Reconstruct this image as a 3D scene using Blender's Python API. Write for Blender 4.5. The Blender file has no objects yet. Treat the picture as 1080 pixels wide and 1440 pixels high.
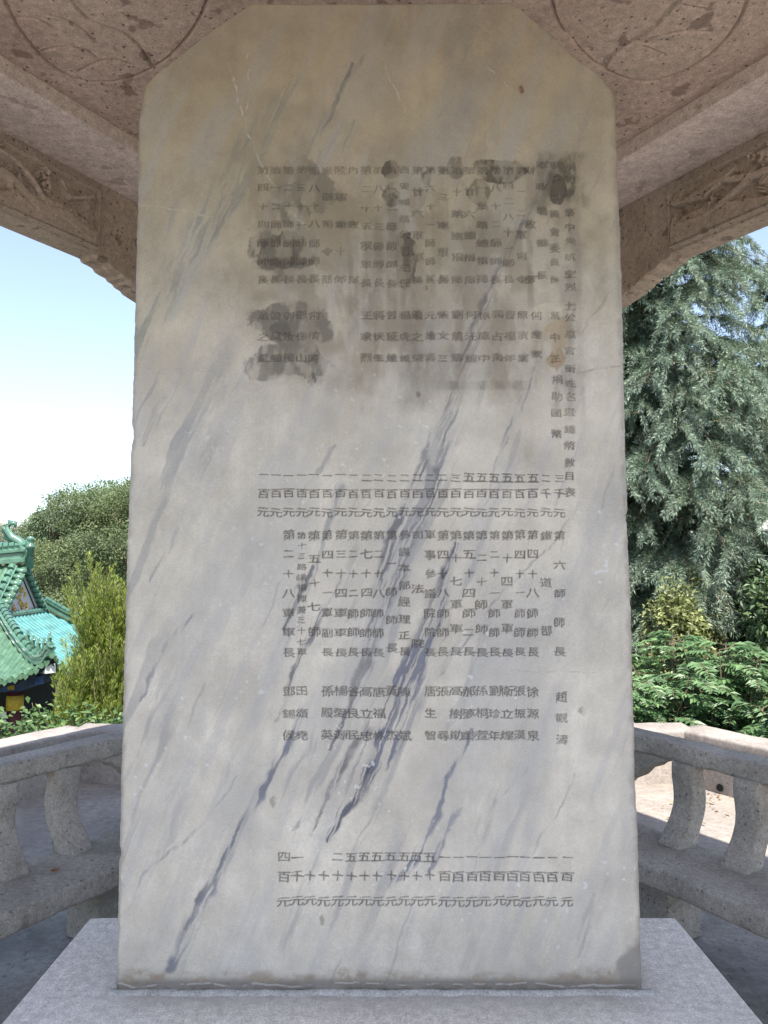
import bpy, math, random
import numpy as np
from mathutils import Vector, Matrix

R_ = math.radians
scn = bpy.context.scene
col = scn.collection
rng = np.random.default_rng(7)
random.seed(7)

# ------------------------------------------------------------------ camera, sky, sun, exposure
EYE = 1.5
PITCH = R_(4.2)
cam_d = bpy.data.cameras.new('camera')
cam = bpy.data.objects.new('camera', cam_d)
col.objects.link(cam)
cam.location = (0, 0, EYE)
cam.rotation_euler = (R_(90) + PITCH, 0, 0)
cam_d.sensor_fit = 'VERTICAL'
cam_d.sensor_height = 36
cam_d.lens = 27.25
cam_d.clip_start = 0.05
cam_d.clip_end = 3000
scn.camera = cam

SUN_EL = R_(62)
SUN_AZ = math.atan2(0.30, -0.90)          # from +Y towards +X
sun_dir = Vector((math.sin(SUN_AZ) * math.cos(SUN_EL), math.cos(SUN_AZ) * math.cos(SUN_EL), math.sin(SUN_EL)))
w = bpy.data.worlds.new('World')
scn.world = w
w.use_nodes = True
nt = w.node_tree
bg = nt.nodes['Background']
sky = nt.nodes.new('ShaderNodeTexSky')
sky.sky_type = 'NISHITA'
sky.sun_disc = False
sky.sun_elevation = SUN_EL
sky.sun_rotation = SUN_AZ
sky.dust_density = 1.2
sky.ozone_density = 1.6
hs = nt.nodes.new('ShaderNodeHueSaturation')
hs.inputs['Saturation'].default_value = .82
nt.links.new(sky.outputs[0], hs.inputs['Color'])
nt.links.new(hs.outputs[0], bg.inputs[0])
bg.inputs[1].default_value = 0.10
sl = bpy.data.lights.new('sun', 'SUN')
sl.energy = 3.4
sl.angle = R_(0.5)
sl.color = (1.0, 0.94, 0.84)
so = bpy.data.objects.new('sun', sl)
col.objects.link(so)
so.location = (6, -10, 14)
so.rotation_euler = sun_dir.to_track_quat('Z', 'Y').to_euler()
scn.view_settings.view_transform = 'Standard'
scn.view_settings.look = 'None'
scn.view_settings.gamma = 1
scn.view_settings.exposure = 1.72
scn.cycles.max_bounces = 8
scn.cycles.diffuse_bounces = 5

# ------------------------------------------------------------------ helpers
def lin(c):
    return tuple((x / 255 / 12.92 if x / 255 <= .04045 else ((x / 255 + .055) / 1.055) ** 2.4) for x in c)

def tag(o, label=None, cat=None, group=None, kind=None):
    if label: o['label'] = label
    if cat: o['category'] = cat
    if group: o['group'] = group
    if kind: o['kind'] = kind
    return o

def empty(name, loc, label, cat, group=None):
    o = bpy.data.objects.new(name, None)
    o.location = loc
    o.empty_display_size = .2
    col.objects.link(o)
    return tag(o, label, cat, group)

def wloc(o):
    v = Vector((0, 0, 0))
    while o:
        v += o.location
        o = o.parent
    return v

def link_mesh(name, me, mat, parent=None, origin=None):
    """verts are given in world space; shift them to the parent's (or own) origin"""
    o = bpy.data.objects.new(name, me)
    col.objects.link(o)
    if parent is not None:
        o.parent = parent
        me.transform(Matrix.Translation(-wloc(parent)))
    elif origin is not None:
        o.location = origin
        me.transform(Matrix.Translation(-Vector(origin)))
    if mat: me.materials.append(mat)
    return o

def np_mesh(name, V, F, smooth=True):
    """V (n,3), F (m,k) uniform polygons"""
    V = np.asarray(V, np.float32); F = np.asarray(F, np.int32)
    me = bpy.data.meshes.new(name)
    m, k = F.shape
    me.vertices.add(len(V)); me.vertices.foreach_set('co', V.ravel())
    me.loops.add(m * k); me.loops.foreach_set('vertex_index', F.ravel())
    me.polygons.add(m)
    me.polygons.foreach_set('loop_start', np.arange(0, m * k, k, dtype=np.int32))
    me.polygons.foreach_set('use_smooth', np.full(m, smooth, bool))
    me.update(calc_edges=True)
    return me

def grid_faces(nr, nc):
    i = np.arange(nr - 1)[:, None] * nc + np.arange(nc - 1)[None]
    return np.stack([i, i + 1, i + nc + 1, i + nc], -1).reshape(-1, 4)

# --- numpy value noise
_T = np.random.default_rng(3).random(4096).astype(np.float32)
def _h(ix, iy, iz):
    return _T[(ix * 1619 + iy * 3137 + iz * 6971 + ((ix * 31) ^ (iy * 17)) ) & 4095]
def vnoise(P):
    P = np.asarray(P, np.float64)
    I = np.floor(P).astype(np.int64); f = P - I
    f = f * f * (3 - 2 * f)
    x, y, z = I[..., 0], I[..., 1], I[..., 2]
    r = 0
    for dx in (0, 1):
        for dy in (0, 1):
            for dz in (0, 1):
                wgt = (f[..., 0] if dx else 1 - f[..., 0]) * (f[..., 1] if dy else 1 - f[..., 1]) * (f[..., 2] if dz else 1 - f[..., 2])
                r = r + wgt * _h(x + dx, y + dy, z + dz)
    return r
def fbm(P, octv=4, gain=.5):
    a = 1.; s = 0; t = 0
    P = np.asarray(P, np.float64)
    for i in range(octv):
        s = s + a * vnoise(P + i * 17.3); t += a
        a *= gain; P = P * 2.03
    return s / t
def fbm2(x, y, sx, sy=None, octv=4, seed=0.):
    sy = sx if sy is None else sy
    return fbm(np.stack([x * sx + seed, y * sy - seed * .7, np.full_like(x, seed + .37)], -1), octv)
def sstep(a, b, x):
    t = np.clip((x - a) / (b - a), 0, 1)
    return t * t * (3 - 2 * t)

class MB:
    """collects geometry of ONE mesh object"""
    def __init__(s): s.v = []; s.f = []
    def add(s, V, F):
        b = len(s.v)
        s.v += [tuple(map(float, p)) for p in V]
        s.f += [tuple(int(i) + b for i in q) for q in F]
    def box(s, c, size, rz=0, rx=0, ry=0):
        M = Matrix.Rotation(rz, 3, 'Z') @ Matrix.Rotation(ry, 3, 'Y') @ Matrix.Rotation(rx, 3, 'X')
        V = []
        for z in (-.5, .5):
            for x, y in ((-.5, -.5), (.5, -.5), (.5, .5), (-.5, .5)):
                V.append(M @ Vector((x * size[0], y * size[1], z * size[2])) + Vector(c))
        s.add(V, [(3, 2, 1, 0), (4, 5, 6, 7), (0, 1, 5, 4), (1, 2, 6, 5), (2, 3, 7, 6), (3, 0, 4, 7)])
    def sweep(s, prof, path, frame, amp=0, freq=8, closed=True, cap=True):
        """prof: list of (a,b); path: points; frame(i)->(A,B) vectors"""
        n = len(prof); V = []
        for i, p in enumerate(path):
            A, B = frame(i)
            for a, b in prof:
                V.append(Vector(p) + A * a + B * b)
        V = np.array(V)
        if amp:
            ctr = np.repeat(np.array([Vector(p) for p in path]), n, 0)
            nn = fbm(V * freq, 3) - .5
            d = V - ctr
            V = V + d / (np.linalg.norm(d, axis=1, keepdims=True) + 1e-6) * (nn * 2 * amp)[:, None]
        F = []
        m = n if closed else n - 1
        for i in range(len(path) - 1):
            for j in range(m):
                k = (j + 1) % n
                F.append((i * n + j, i * n + k, (i + 1) * n + k, (i + 1) * n + j))
        if cap and closed:
            F.append(tuple(range(n - 1, -1, -1)))
            F.append(tuple((len(path) - 1) * n + j for j in range(n)))
        s.add(V, F)
    def tube(s, pts, rad, n=8, amp=0, freq=5):
        pts = [Vector(p) for p in pts]
        if not isinstance(rad, (list, tuple, np.ndarray)): rad = [rad] * len(pts)
        b = len(s.v); V = []
        for i, p in enumerate(pts):
            t = (pts[min(i + 1, len(pts) - 1)] - pts[max(i - 1, 0)]).normalized()
            up = Vector((0, 0, 1)) if abs(t.z) < .9 else Vector((1, 0, 0))
            a = t.cross(up).normalized(); c = a.cross(t)
            for j in range(n):
                an = 2 * math.pi * j / n
                V.append(p + (a * math.cos(an) + c * math.sin(an)) * rad[i])
        F = []
        for i in range(len(pts) - 1):
            for j in range(n):
                k = (j + 1) % n
                F.append((i * n + j, i * n + k, (i + 1) * n + k, (i + 1) * n + j))
        F.append(tuple(range(n - 1, -1, -1))); F.append(tuple((len(pts) - 1) * n + j for j in range(n)))
        s.add(V, F)
    def lathe(s, c, prof, n=20):
        V = []; F = []
        for r, z in prof:
            for j in range(n):
                an = 2 * math.pi * j / n
                V.append((c[0] + r * math.cos(an), c[1] + r * math.sin(an), c[2] + z))
        for i in range(len(prof) - 1):
            for j in range(n):
                k = (j + 1) % n
                F.append((i * n + j, i * n + k, (i + 1) * n + k, (i + 1) * n + j))
        F.append(tuple(range(n - 1, -1, -1))); F.append(tuple((len(prof) - 1) * n + j for j in range(n)))
        s.add(V, F)
    def build(s, name, mat, parent=None, origin=None, bevel=0, smooth=False, seg=2):
        me = bpy.data.meshes.new(name)
        me.from_pydata(s.v, [], s.f)
        me.update()
        if smooth:
            me.polygons.foreach_set('use_smooth', np.full(len(me.polygons), True, bool))
        o = link_mesh(name, me, mat, parent, origin)
        if bevel:
            b = o.modifiers.new('bevel', 'BEVEL'); b.width = bevel; b.segments = seg; b.limit_method = 'ANGLE'
            b.angle_limit = R_(40)
        return o

def rrect(wd, ht, r, n=3, cx=0, cy=0):
    P = []
    for (sx, sy, a0) in ((1, -1, -90), (1, 1, 0), (-1, 1, 90), (-1, -1, 180)):
        for k in range(n + 1):
            a = R_(a0 + 90 * k / n)
            P.append((cx + sx * (wd / 2 - r) + r * math.cos(a), cy + sy * (ht / 2 - r) + r * math.sin(a)))
    return P

# ------------------------------------------------------------------ materials
def newmat(name):
    m = bpy.data.materials.new(name); m.use_nodes = True
    n = m.node_tree
    return m, n, n.nodes['Principled BSDF']
def N(n, t, **k):
    x = n.nodes.new(t)
    for a, b in k.items(): setattr(x, a, b)
    return x
def ramp(n, pts):
    r = N(n, 'ShaderNodeValToRGB')
    e = r.color_ramp.elements
    while len(e) < len(pts): e.new(.5)
    for el, (p, c) in zip(e, pts):
        el.position = p; el.color = (*c, 1) if len(c) == 3 else c
    return r
def noise(n, vec, scale, det=6, rough=.6, dist=0):
    x = N(n, 'ShaderNodeTexNoise')
    x.inputs['Scale'].default_value = scale; x.inputs['Detail'].default_value = det
    x.inputs['Roughness'].default_value = rough; x.inputs['Distortion'].default_value = dist
    n.links.new(vec, x.inputs['Vector'])
    return x
def mixc(n, fac, a, b, mode='MIX'):
    x = N(n, 'ShaderNodeMix', data_type='RGBA', blend_type=mode)
    for s, v in ((0, fac), (6, a), (7, b)):
        if hasattr(v, 'links') or hasattr(v, 'is_linked'): n.links.new(v, x.inputs[s])
        elif s == 0: x.inputs[0].default_value = v
        else: x.inputs[s].default_value = (*v, 1)
    return x.outputs[2]

def stone(name, cols, scale=3., pit=.35, pitscale=55, pitcol=(.05, .045, .045), bump=.35, rough=.88, big=None, stretch=None, patch=None):
    m, n, b = newmat(name)
    tc = N(n, 'ShaderNodeTexCoord'); vec = tc.outputs['Object']
    L = n.links
    n1 = noise(n, vec, scale, 8, .65)
    r1 = ramp(n, [(.28, cols[0]), (.5, cols[1]), (.72, cols[2])])
    L.new(n1.outputs[0], r1.inputs[0])
    c = r1.outputs[0]
    n2 = noise(n, vec, scale * 14, 6, .7)
    r2 = ramp(n, [(.3, (.72, .72, .72)), (.7, (1.22, 1.22, 1.22))])
    L.new(n2.outputs[0], r2.inputs[0])
    c = mixc(n, 1., c, r2.outputs[0], 'MULTIPLY')
    n6 = noise(n, vec, 210, 4, .75)
    r6 = ramp(n, [(.32, (.66, .65, .64)), (.5, (1, 1, 1)), (.68, (1.3, 1.3, 1.3))]); L.new(n6.outputs[0], r6.inputs[0])
    c = mixc(n, 1., c, r6.outputs[0], 'MULTIPLY')
    n7 = noise(n, vec, pitscale * 1.5, 5, .8)
    r7 = ramp(n, [(.30, (1, 1, 1)), (.36, (0, 0, 0))]); L.new(n7.outputs[0], r7.inputs[0])
    m7 = N(n, 'ShaderNodeMath', operation='MULTIPLY'); m7.inputs[1].default_value = pit * .8; L.new(r7.outputs[0], m7.inputs[0])
    c = mixc(n, m7.outputs[0], c, pitcol)
    if big:   # weathered dark blotches
        n4 = noise(n, vec, scale * .45, 9, .7, .4)
        r4 = ramp(n, [(.5, (0, 0, 0)), (.66, (1, 1, 1))]); L.new(n4.outputs[0], r4.inputs[0])
        mm = N(n, 'ShaderNodeMath', operation='MULTIPLY'); mm.inputs[1].default_value = big[0]
        L.new(r4.outputs[0], mm.inputs[0])
        c = mixc(n, mm.outputs[0], c, big[1])
    if patch:  # sharp edged small blots
        n5 = noise(n, vec, patch[2], 3, .5)
        r5 = ramp(n, [(patch[3], (0, 0, 0)), (patch[3] + .03, (1, 1, 1))]); L.new(n5.outputs[0], r5.inputs[0])
        mm = N(n, 'ShaderNodeMath', operation='MULTIPLY'); mm.inputs[1].default_value = patch[0]
        L.new(r5.outputs[0], mm.inputs[0])
        c = mixc(n, mm.outputs[0], c, patch[1])
    # pits: small dark aggregate holes
    v = N(n, 'ShaderNodeTexVoronoi'); v.inputs['Scale'].default_value = pitscale
    L.new(vec, v.inputs['Vector'])
    sp = N(n, 'ShaderNodeSeparateColor'); L.new(v.outputs['Color'], sp.inputs[0])
    v.inputs['Randomness'].default_value = 1
    wv = noise(n, vec, pitscale * 1.7, 2)
    r_ = N(n, 'ShaderNodeMapRange'); r_.inputs[1].default_value = .66; r_.inputs[2].default_value = 1.; r_.inputs[3].default_value = 0; r_.inputs[4].default_value = .42
    L.new(sp.outputs[0], r_.inputs[0])
    ds = N(n, 'ShaderNodeMath', operation='MULTIPLY_ADD'); ds.inputs[1].default_value = .5; 
    L.new(wv.outputs[0], ds.inputs[0]); L.new(v.outputs['Distance'], ds.inputs[2])
    sub = N(n, 'ShaderNodeMath', operation='SUBTRACT'); L.new(r_.outputs[0], sub.inputs[0])
    d2 = N(n, 'ShaderNodeMath', operation='SUBTRACT'); d2.inputs[1].default_value = .22; L.new(ds.outputs[0], d2.inputs[0])
    L.new(d2.outputs[0], sub.inputs[1])
    rp = ramp(n, [(0, (0, 0, 0)), (.07, (1, 1, 1))]); L.new(sub.outputs[0], rp.inputs[0])
    pm = N(n, 'ShaderNodeMath', operation='MULTIPLY'); pm.inputs[1].default_value = pit
    L.new(rp.outputs[0], pm.inputs[0])
    c = mixc(n, pm.outputs[0], c, pitcol)
    L.new(c, b.inputs['Base Color'])
    b.inputs['Roughness'].default_value = rough
    b.inputs['Specular IOR Level'].default_value = .25
    bp = N(n, 'ShaderNodeBump'); bp.inputs['Strength'].default_value = bump; bp.inputs['Distance'].default_value = .01
    ad = N(n, 'ShaderNodeMath', operation='SUBTRACT')
    L.new(n2.outputs[0], ad.inputs[0]); L.new(pm.outputs[0], ad.inputs[1])
    L.new(ad.outputs[0], bp.inputs['Height']); L.new(bp.outputs[0], b.inputs['Normal'])
    return m

def plain(name, c, rough=.6, var=.25, scale=8, spec=.3, metal=0, bump=0):
    m, n, b = newmat(name)
    tc = N(n, 'ShaderNodeTexCoord')
    n1 = noise(n, tc.outputs['Object'], scale, 6, .65)
    r = ramp(n, [(.3, tuple(x * (1 - var) for x in c)), (.7, tuple(min(1, x * (1 + var)) for x in c))])
    n.links.new(n1.outputs[0], r.inputs[0]); n.links.new(r.outputs[0], b.inputs['Base Color'])
    b.inputs['Roughness'].default_value = rough; b.inputs['Specular IOR Level'].default_value = spec
    b.inputs['Metallic'].default_value = metal
    if bump:
        bp = N(n, 'ShaderNodeBump'); bp.inputs['Strength'].default_value = bump; bp.inputs['Distance'].default_value = .02
        n.links.new(n1.outputs[0], bp.inputs['Height']); n.links.new(bp.outputs[0], b.inputs['Normal'])
    return m

def leafmat(name, c0, c1, c2, rough=.5, trans=.35, patch=None):
    m, n, b = newmat(name)
    g = N(n, 'ShaderNodeNewGeometry')
    r = ramp(n, [(0, c0), (.55, c1), (1, c2)])
    n.links.new(g.outputs['Random Per Island'], r.inputs[0])
    c = r.outputs[0]
    tc = N(n, 'ShaderNodeTexCoord')
    n1 = noise(n, tc.outputs['Object'], patch or 1.2, 3)
    r2 = ramp(n, [(.35, (.7, .72, .75)), (.65, (1.25, 1.22, 1.1))])
    n.links.new(n1.outputs[0], r2.inputs[0])
    c = mixc(n, 1., c, r2.outputs[0], 'MULTIPLY')
    n.links.new(c, b.inputs['Base Color'])
    b.inputs['Roughness'].default_value = rough; b.inputs['Specular IOR Level'].default_value = .4
    t = N(n, 'ShaderNodeBsdfTranslucent'); n.links.new(c, t.inputs[0])
    ms = N(n, 'ShaderNodeMixShader'); ms.inputs[0].default_value = trans
    n.links.new(b.outputs[0], ms.inputs[1]); n.links.new(t.outputs[0], ms.inputs[2])
    n.links.new(ms.outputs[0], n.nodes['Material Output'].inputs[0])
    return m

M_pink = stone('pink_stone', [(.38, .28, .24), (.54, .425, .37), (.61, .50, .44)], 2.6, .75, 60, (.09, .06, .05), .3, patch=(.6, (.17, .115, .095), 9, .63))
M_carve = stone('carved_stone', [(.37, .30, .25), (.50, .41, .35), (.57, .48, .42)], 3.2, .7, 60, (.09, .06, .05), .45, patch=(.55, (.15, .10, .085), 10, .64))
M_soffit = stone('plaster_soffit', [(.64, .55, .51), (.72, .62, .58), (.76, .66, .62)], 2, .5, 60, (.2, .15, .14), .2, patch=(.45, (.27, .20, .18), 8, .65))
M_bench = stone('bench_stone', [(.31, .28, .245), (.44, .40, .355), (.53, .485, .435)], 4, .55, 66, (.07, .06, .055), .6, big=(.7, (.21, .20, .17)))
M_bal = stone('baluster_stone', [(.31, .28, .24), (.44, .40, .355), (.53, .485, .435)], 5, .55, 66, (.07, .06, .055), .55, big=(.7, (.21, .205, .165)))
M_ped = stone('pedestal_stone', [(.70, .65, .60), (.77, .715, .665), (.80, .755, .71)], 3, .15, 80, (.3, .28, .27), .15, big=(.35, (.52, .49, .475)))
M_floor = stone('floor_stone', [(.24, .225, .21), (.34, .32, .295), (.44, .41, .38)], 2.4, .5, 40, (.08, .08, .08), .5, big=(.6, (.13, .125, .12)))
M_ter = stone('terrace_concrete', [(.21, .18, .16), (.29, .255, .23), (.345, .305, .275)], 1.6, .35, 30, (.12, .1, .09), .3, big=(.55, (.2, .185, .17)))
M_par = stone('parapet_concrete', [(.26, .23, .205), (.36, .32, .285), (.44, .395, .355)], 2.4, .5, 40, (.1, .085, .075), .4, big=(.6, (.14, .125, .11)))
M_cop = stone('coping_concrete', [(.22, .195, .18), (.30, .27, .25), (.36, .33, .305)], 2.2, .4, 40, (.12, .1, .09), .35, big=(.45, (.17, .15, .135)))
M_roof = plain('roof_tile_grey', (.12, .12, .11), .7)
M_ground = plain('soil_and_grass', (.07, .075, .04), .95, .5, 1.5, .1, 0, .3)
M_trunk = plain('bark', (.09, .07, .055), .9, .4, 12, .1, 0, .5)
M_twig = plain('twig_bark', (.16, .13, .09), .9, .3, 12, .1)
M_stem = plain('green_stem', (.14, .13, .06), .8, .3, 12, .1)

# pedestal: diagonal chisel strokes on top
def chisel(m, rot, amt):
    n = m.node_tree; b = n.nodes['Principled BSDF']
    tc = N(n, 'ShaderNodeTexCoord'); mp = N(n, 'ShaderNodeMapping')
    mp.inputs['Rotation'].default_value = (0, 0, rot); mp.inputs['Scale'].default_value = (110, 6, 6)
    n.links.new(tc.outputs['Object'], mp.inputs[0])
    ns = noise(n, mp.outputs[0], 1.0, 6, .65)
    rr = ramp(n, [(.30, (1 - amt,) * 3), (.42, (1, 1, 1)), (.60, (1, 1, 1)), (.72, (1 + amt,) * 3)]); n.links.new(ns.outputs[0], rr.inputs[0])
    src = b.inputs['Base Color'].links[0].from_socket
    n.links.new(mixc(n, 1., src, rr.outputs[0], 'MULTIPLY'), b.inputs['Base Color'])
    old = b.inputs['Normal'].links[0].from_socket
    bp = N(n, 'ShaderNodeBump'); bp.inputs['Strength'].default_value = .35; bp.inputs['Distance'].default_value = .004
    n.links.new(ns.outputs[0], bp.inputs['Height']); n.links.new(old, bp.inputs['Normal'])
    n.links.new(bp.outputs[0], b.inputs['Normal'])
chisel(M_ped, R_(-28), .16)
def foot_dirt_shade(m):      # grime and contact shadow painted where the slab meets the block
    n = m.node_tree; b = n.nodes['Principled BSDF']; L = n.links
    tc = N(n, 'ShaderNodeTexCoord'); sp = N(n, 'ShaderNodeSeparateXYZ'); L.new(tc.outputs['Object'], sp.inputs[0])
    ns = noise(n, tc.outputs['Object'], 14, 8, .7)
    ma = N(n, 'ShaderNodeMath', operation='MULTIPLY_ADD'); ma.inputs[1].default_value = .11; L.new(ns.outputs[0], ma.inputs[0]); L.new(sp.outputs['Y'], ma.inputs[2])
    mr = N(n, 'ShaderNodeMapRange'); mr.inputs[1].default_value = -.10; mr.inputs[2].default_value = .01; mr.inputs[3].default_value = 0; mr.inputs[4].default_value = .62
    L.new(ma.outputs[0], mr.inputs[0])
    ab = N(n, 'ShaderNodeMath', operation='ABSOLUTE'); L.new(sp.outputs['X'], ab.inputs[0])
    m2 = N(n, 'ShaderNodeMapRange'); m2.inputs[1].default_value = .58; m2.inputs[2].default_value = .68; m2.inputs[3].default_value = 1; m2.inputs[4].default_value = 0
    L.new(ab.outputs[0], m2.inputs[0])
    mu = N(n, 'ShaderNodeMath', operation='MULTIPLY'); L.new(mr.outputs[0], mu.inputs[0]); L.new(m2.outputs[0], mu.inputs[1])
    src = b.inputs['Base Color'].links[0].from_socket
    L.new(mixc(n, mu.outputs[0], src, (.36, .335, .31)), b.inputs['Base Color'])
foot_dirt_shade(M_ped)

# ------------------------------------------------------------------ measured geometry
FPX = 1090.
def ray(x, y):
    a = (x - 540) / FPX; b = (720 - y) / FPX
    return np.array([a, math.cos(PITCH) - b * math.sin(PITCH), math.sin(PITCH) + b * math.cos(PITCH)])
SD = 1.913                     # distance of the slab's front face
def meas(x, y):                # photo measurement -> (X, Z) on the flat slab face
    r = ray(x, y); t = SD / r[1]
    return r[0] * t, EYE + r[2] * t
def meas_ceiling(x, y, z=3.29):
    r = ray(x, y); t = (z - EYE) / r[2]
    return r[0] * t, r[1] * t

CY = 2.063                     # centre of the hexagon
CEN = Vector((0, CY, 0))
def hexdir(k):                 # outward normal of side k; side 0 = back (+Y)
    a = R_(90 + 60 * k)
    return Vector((math.cos(a), math.sin(a), 0))
def hexcorner(A, k, z):        # corner between side k and k+1
    a = R_(120 + 60 * k); r = A / math.cos(R_(30))
    return Vector((r * math.cos(a), CY + r * math.sin(a), z))

# ------------------------------------------------------------------ ground, terrace, floor
def terrain(x, y):
    d = np.hypot(x, y - CY)
    left = sstep(1.5, -4, x + .25 * (y - 6)) * sstep(4.6, 13, d)
    z = -.45 - 3.9 * left - .6 * sstep(5, 14, d) * (1 - left)
    z = z + (fbm2(x, y, .35, octv=4, seed=4.) - .5) * .5 * sstep(4.4, 6.5, d)
    z = z + sstep(60, 400, d) * (-4)
    return z
s = np.linspace(-1, 1, 170)
cc = np.sign(s) * (np.abs(s) * 22 + np.abs(s) ** 5 * 900)
gx, gy = np.meshgrid(cc, cc + 4)
gz = terrain(gx, gy)
g = link_mesh('ground', np_mesh('ground', np.stack([gx, gy, gz], -1).reshape(-1, 3), grid_faces(170, 170)), M_ground)
tag(g, 'hillside of soil and grass around the terrace', 'ground', kind='structure')

m_ = MB(); m_.box((0, -8.5, -.36), (13, 17.2, .42))  # unseen slab behind the camera, added to bounce light into the pavilion
tag(m_.build('bounce_paving', stone('pale_bounce_stone', [(.40, .365, .33), (.47, .43, .39), (.53, .49, .45)], 2, .3, 40)), 'added unseen pale slab bouncing light into the pavilion', 'paving', kind='structure')
def hexprism(A, z0, z1, mat, name, amp=0.):
    m = MB()
    V = [hexcorner(A, k, z0) for k in range(6)] + [hexcorner(A, k, z1) for k in range(6)]
    m.add(V, [(5, 4, 3, 2, 1, 0), tuple(range(6, 12))] + [(k, (k + 1) % 6, 6 + (k + 1) % 6, 6 + k) for k in range(6)])
    return m
o = hexprism(4.35, -.9, -.15, None, 't').build('terrace', M_ter)
tag(o, 'concrete terrace paving round the pavilion', 'terrace', kind='structure')
o = hexprism(2.08, -.148, 0., None, 'f').build('pavilion_floor', M_floor, bevel=.015)
tag(o, 'dark stone floor under the stele pavilion', 'floor', kind='structure')

# terrace wall: inner apothem 3.93
PA, PW, PZ = 3.99, .24, .26
for k, lab in ((0, 'straight low concrete wall closing the terrace behind the stele'),
               (1, 'low concrete terrace wall with pale coping behind left stone bench'),
               (5, 'low stained concrete wall with drain hole behind right stone bench')):
    n_ = hexdir(k); t_ = Vector((-n_.y, n_.x, 0))
    ra, rb = hexcorner(PA, k - 1, 0), hexcorner(PA, k, 0)
    root = empty('terrace_wall', ((ra + rb) / 2) + Vector((0, 0, -.15)), lab, 'wall')
    L_ = (rb - ra).length
    def run(A0, A1, z0, z1, r, amp, ext, nm, mat):
        half = ((A0 + A1) / 2) * math.tan(R_(30)) + ext
        mid = CEN + n_ * ((A0 + A1) / 2)
        path = [mid + t_ * (-half + 2 * half * i / 60) for i in range(61)]
        m = MB()
        m.sweep(rrect(A1 - A0, z1 - z0, r, 3, 0, (z0 + z1) / 2), path, lambda i: (n_, Vector((0, 0, 1))), amp, 5)
        return m.build(nm, mat, root, smooth=True)
    run(PA + .04, PA + PW, -.6, PZ - .095, .01, .012, -.0, 'wall_body', M_par)
    run(PA - (.002 if k else 0), PA + PW + .08, PZ - .09, PZ + (.0 if k else .003), .02, .014, .0, 'coping', M_cop)
    if k == 5:
        q = Vector((2.18, 0, -.06)); 
        m = MB(); c0 = CEN + n_ * (PA + .035); 
        # dark drain opening low in the wall
        px = ray(1012, 1108); tt = (PA + .03 + n_.y * CY) / (px[0] * n_.x + px[1] * n_.y); P = Vector(px * tt) + Vector((0, 0, EYE))
        m.tube([P - n_ * .006, P + n_ * .05], .027, 7)
        m.build('drain_hole', plain('drain_dark', (.01, .01, .01), .9), root)

# ------------------------------------------------------------------ pavilion
pav = empty('stele_pavilion', (0, CY, 0), 'hexagonal stone pavilion with carved beams and ceiling over the stele', 'pavilion')
BA, BT = 1.775, .12            # inner face of the beams, thickness
ZB, ZL = 2.91, 3.235           # beam underside, ledge underside
colA = BA + .10
for k in range(6):
    c = hexcorner(colA, k, 0)
    m = MB(); m.lathe(c, [(.17, .002), (.17, .10), (.145, .14), (.135, .2), (.13, 2.0), (.125, 3.2)], 24)
    m.build('column', M_pink, pav, smooth=True)

def relief(u, v, seed):
    """raised branch-and-blossom carving on a beam panel; u along (m), v up (m) -> height (m)"""
    h = -.012 + .004 * (fbm2(u, v, 60, octv=3, seed=seed) - .5)
    def seg(pts, w0, w1, hh):
        nonlocal h
        for i in range(len(pts) - 1):
            (x0, y0), (x1, y1) = pts[i], pts[i + 1]
            dx, dy = x1 - x0, y1 - y0; L2 = dx * dx + dy * dy
            t = np.clip(((u - x0) * dx + (v - y0) * dy) / L2, 0, 1)
            d = np.hypot(u - x0 - t * dx, v - y0 - t * dy)
            f = (i + t) / (len(pts) - 1); wd = w0 + (w1 - w0) * f
            wd = wd * (1 + .35 * (fbm2(u, v, 25, octv=2, seed=seed + 3) - .5))
            h = np.maximum(h, -.012 + hh * sstep(wd, wd * .55, d))
    rr = random.Random(int(seed * 10))
    # rock at the lower edge
    rock = .05 * (1 + np.sin(u * 5 + seed)) + .02 * fbm2(u, v * 0, 14, octv=3, seed=seed)
    h = np.where(v < -.125 + rock, np.maximum(h, .004 + .003 * fbm2(u, v, 20, seed=seed)), h)
    for (pts, w0, w1) in (
        ([(-.62, -.10), (-.42, -.05), (-.25, -.07), (-.05, .0), (.12, .015), (.3, .06), (.5, .05)], .034, .014),
        ([(-.3, -.05), (-.2, .03), (-.1, .075), (.05, .09)], .018, .008),
        ([(.1, .01), (.25, -.03), (.4, -.06), (.6, -.05)], .018, .008),
        ([(.62, .06), (.4, .02), (.2, .08)], .02, .008),
        ([(-.6, .08), (-.45, .03), (-.38, .09)], .012, .006)):
        seg(pts, w0, w1, .022)
    for i in range(16):
        cx, cy = rr.uniform(-.64, .64), rr.uniform(-.08, .1)
        r0 = rr.uniform(.022, .036); a0 = rr.random() * 6
        dx, dy = u - cx, v - cy
        d = np.hypot(dx, dy); an = np.arctan2(dy, dx) + a0
        rad = r0 * (.72 + .28 * np.abs(np.cos(an * 2.5)))
        fl = sstep(rad, rad * .8, d) * (.6 + .4 * sstep(0, r0, d)) - .35 * sstep(r0 * .3, r0 * .2, d)
        h = np.maximum(h, -.012 + .024 * fl)
    for i in range(22):   # lens shaped leaves
        cx, cy = rr.uniform(-.66, .66), rr.uniform(-.11, .12); a0 = rr.random() * 3.14
        dx, dy = u - cx, v - cy
        a = dx * math.cos(a0) + dy * math.sin(a0); b = -dx * math.sin(a0) + dy * math.cos(a0)
        lf = 1 - (a / .05) ** 2 - np.abs(b / .016)
        h = np.maximum(h, np.where(lf > 0, -.012 + .018 * sstep(0, .35, lf) - .005 * (np.abs(b) < .002), -.012))
    return h

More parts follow.
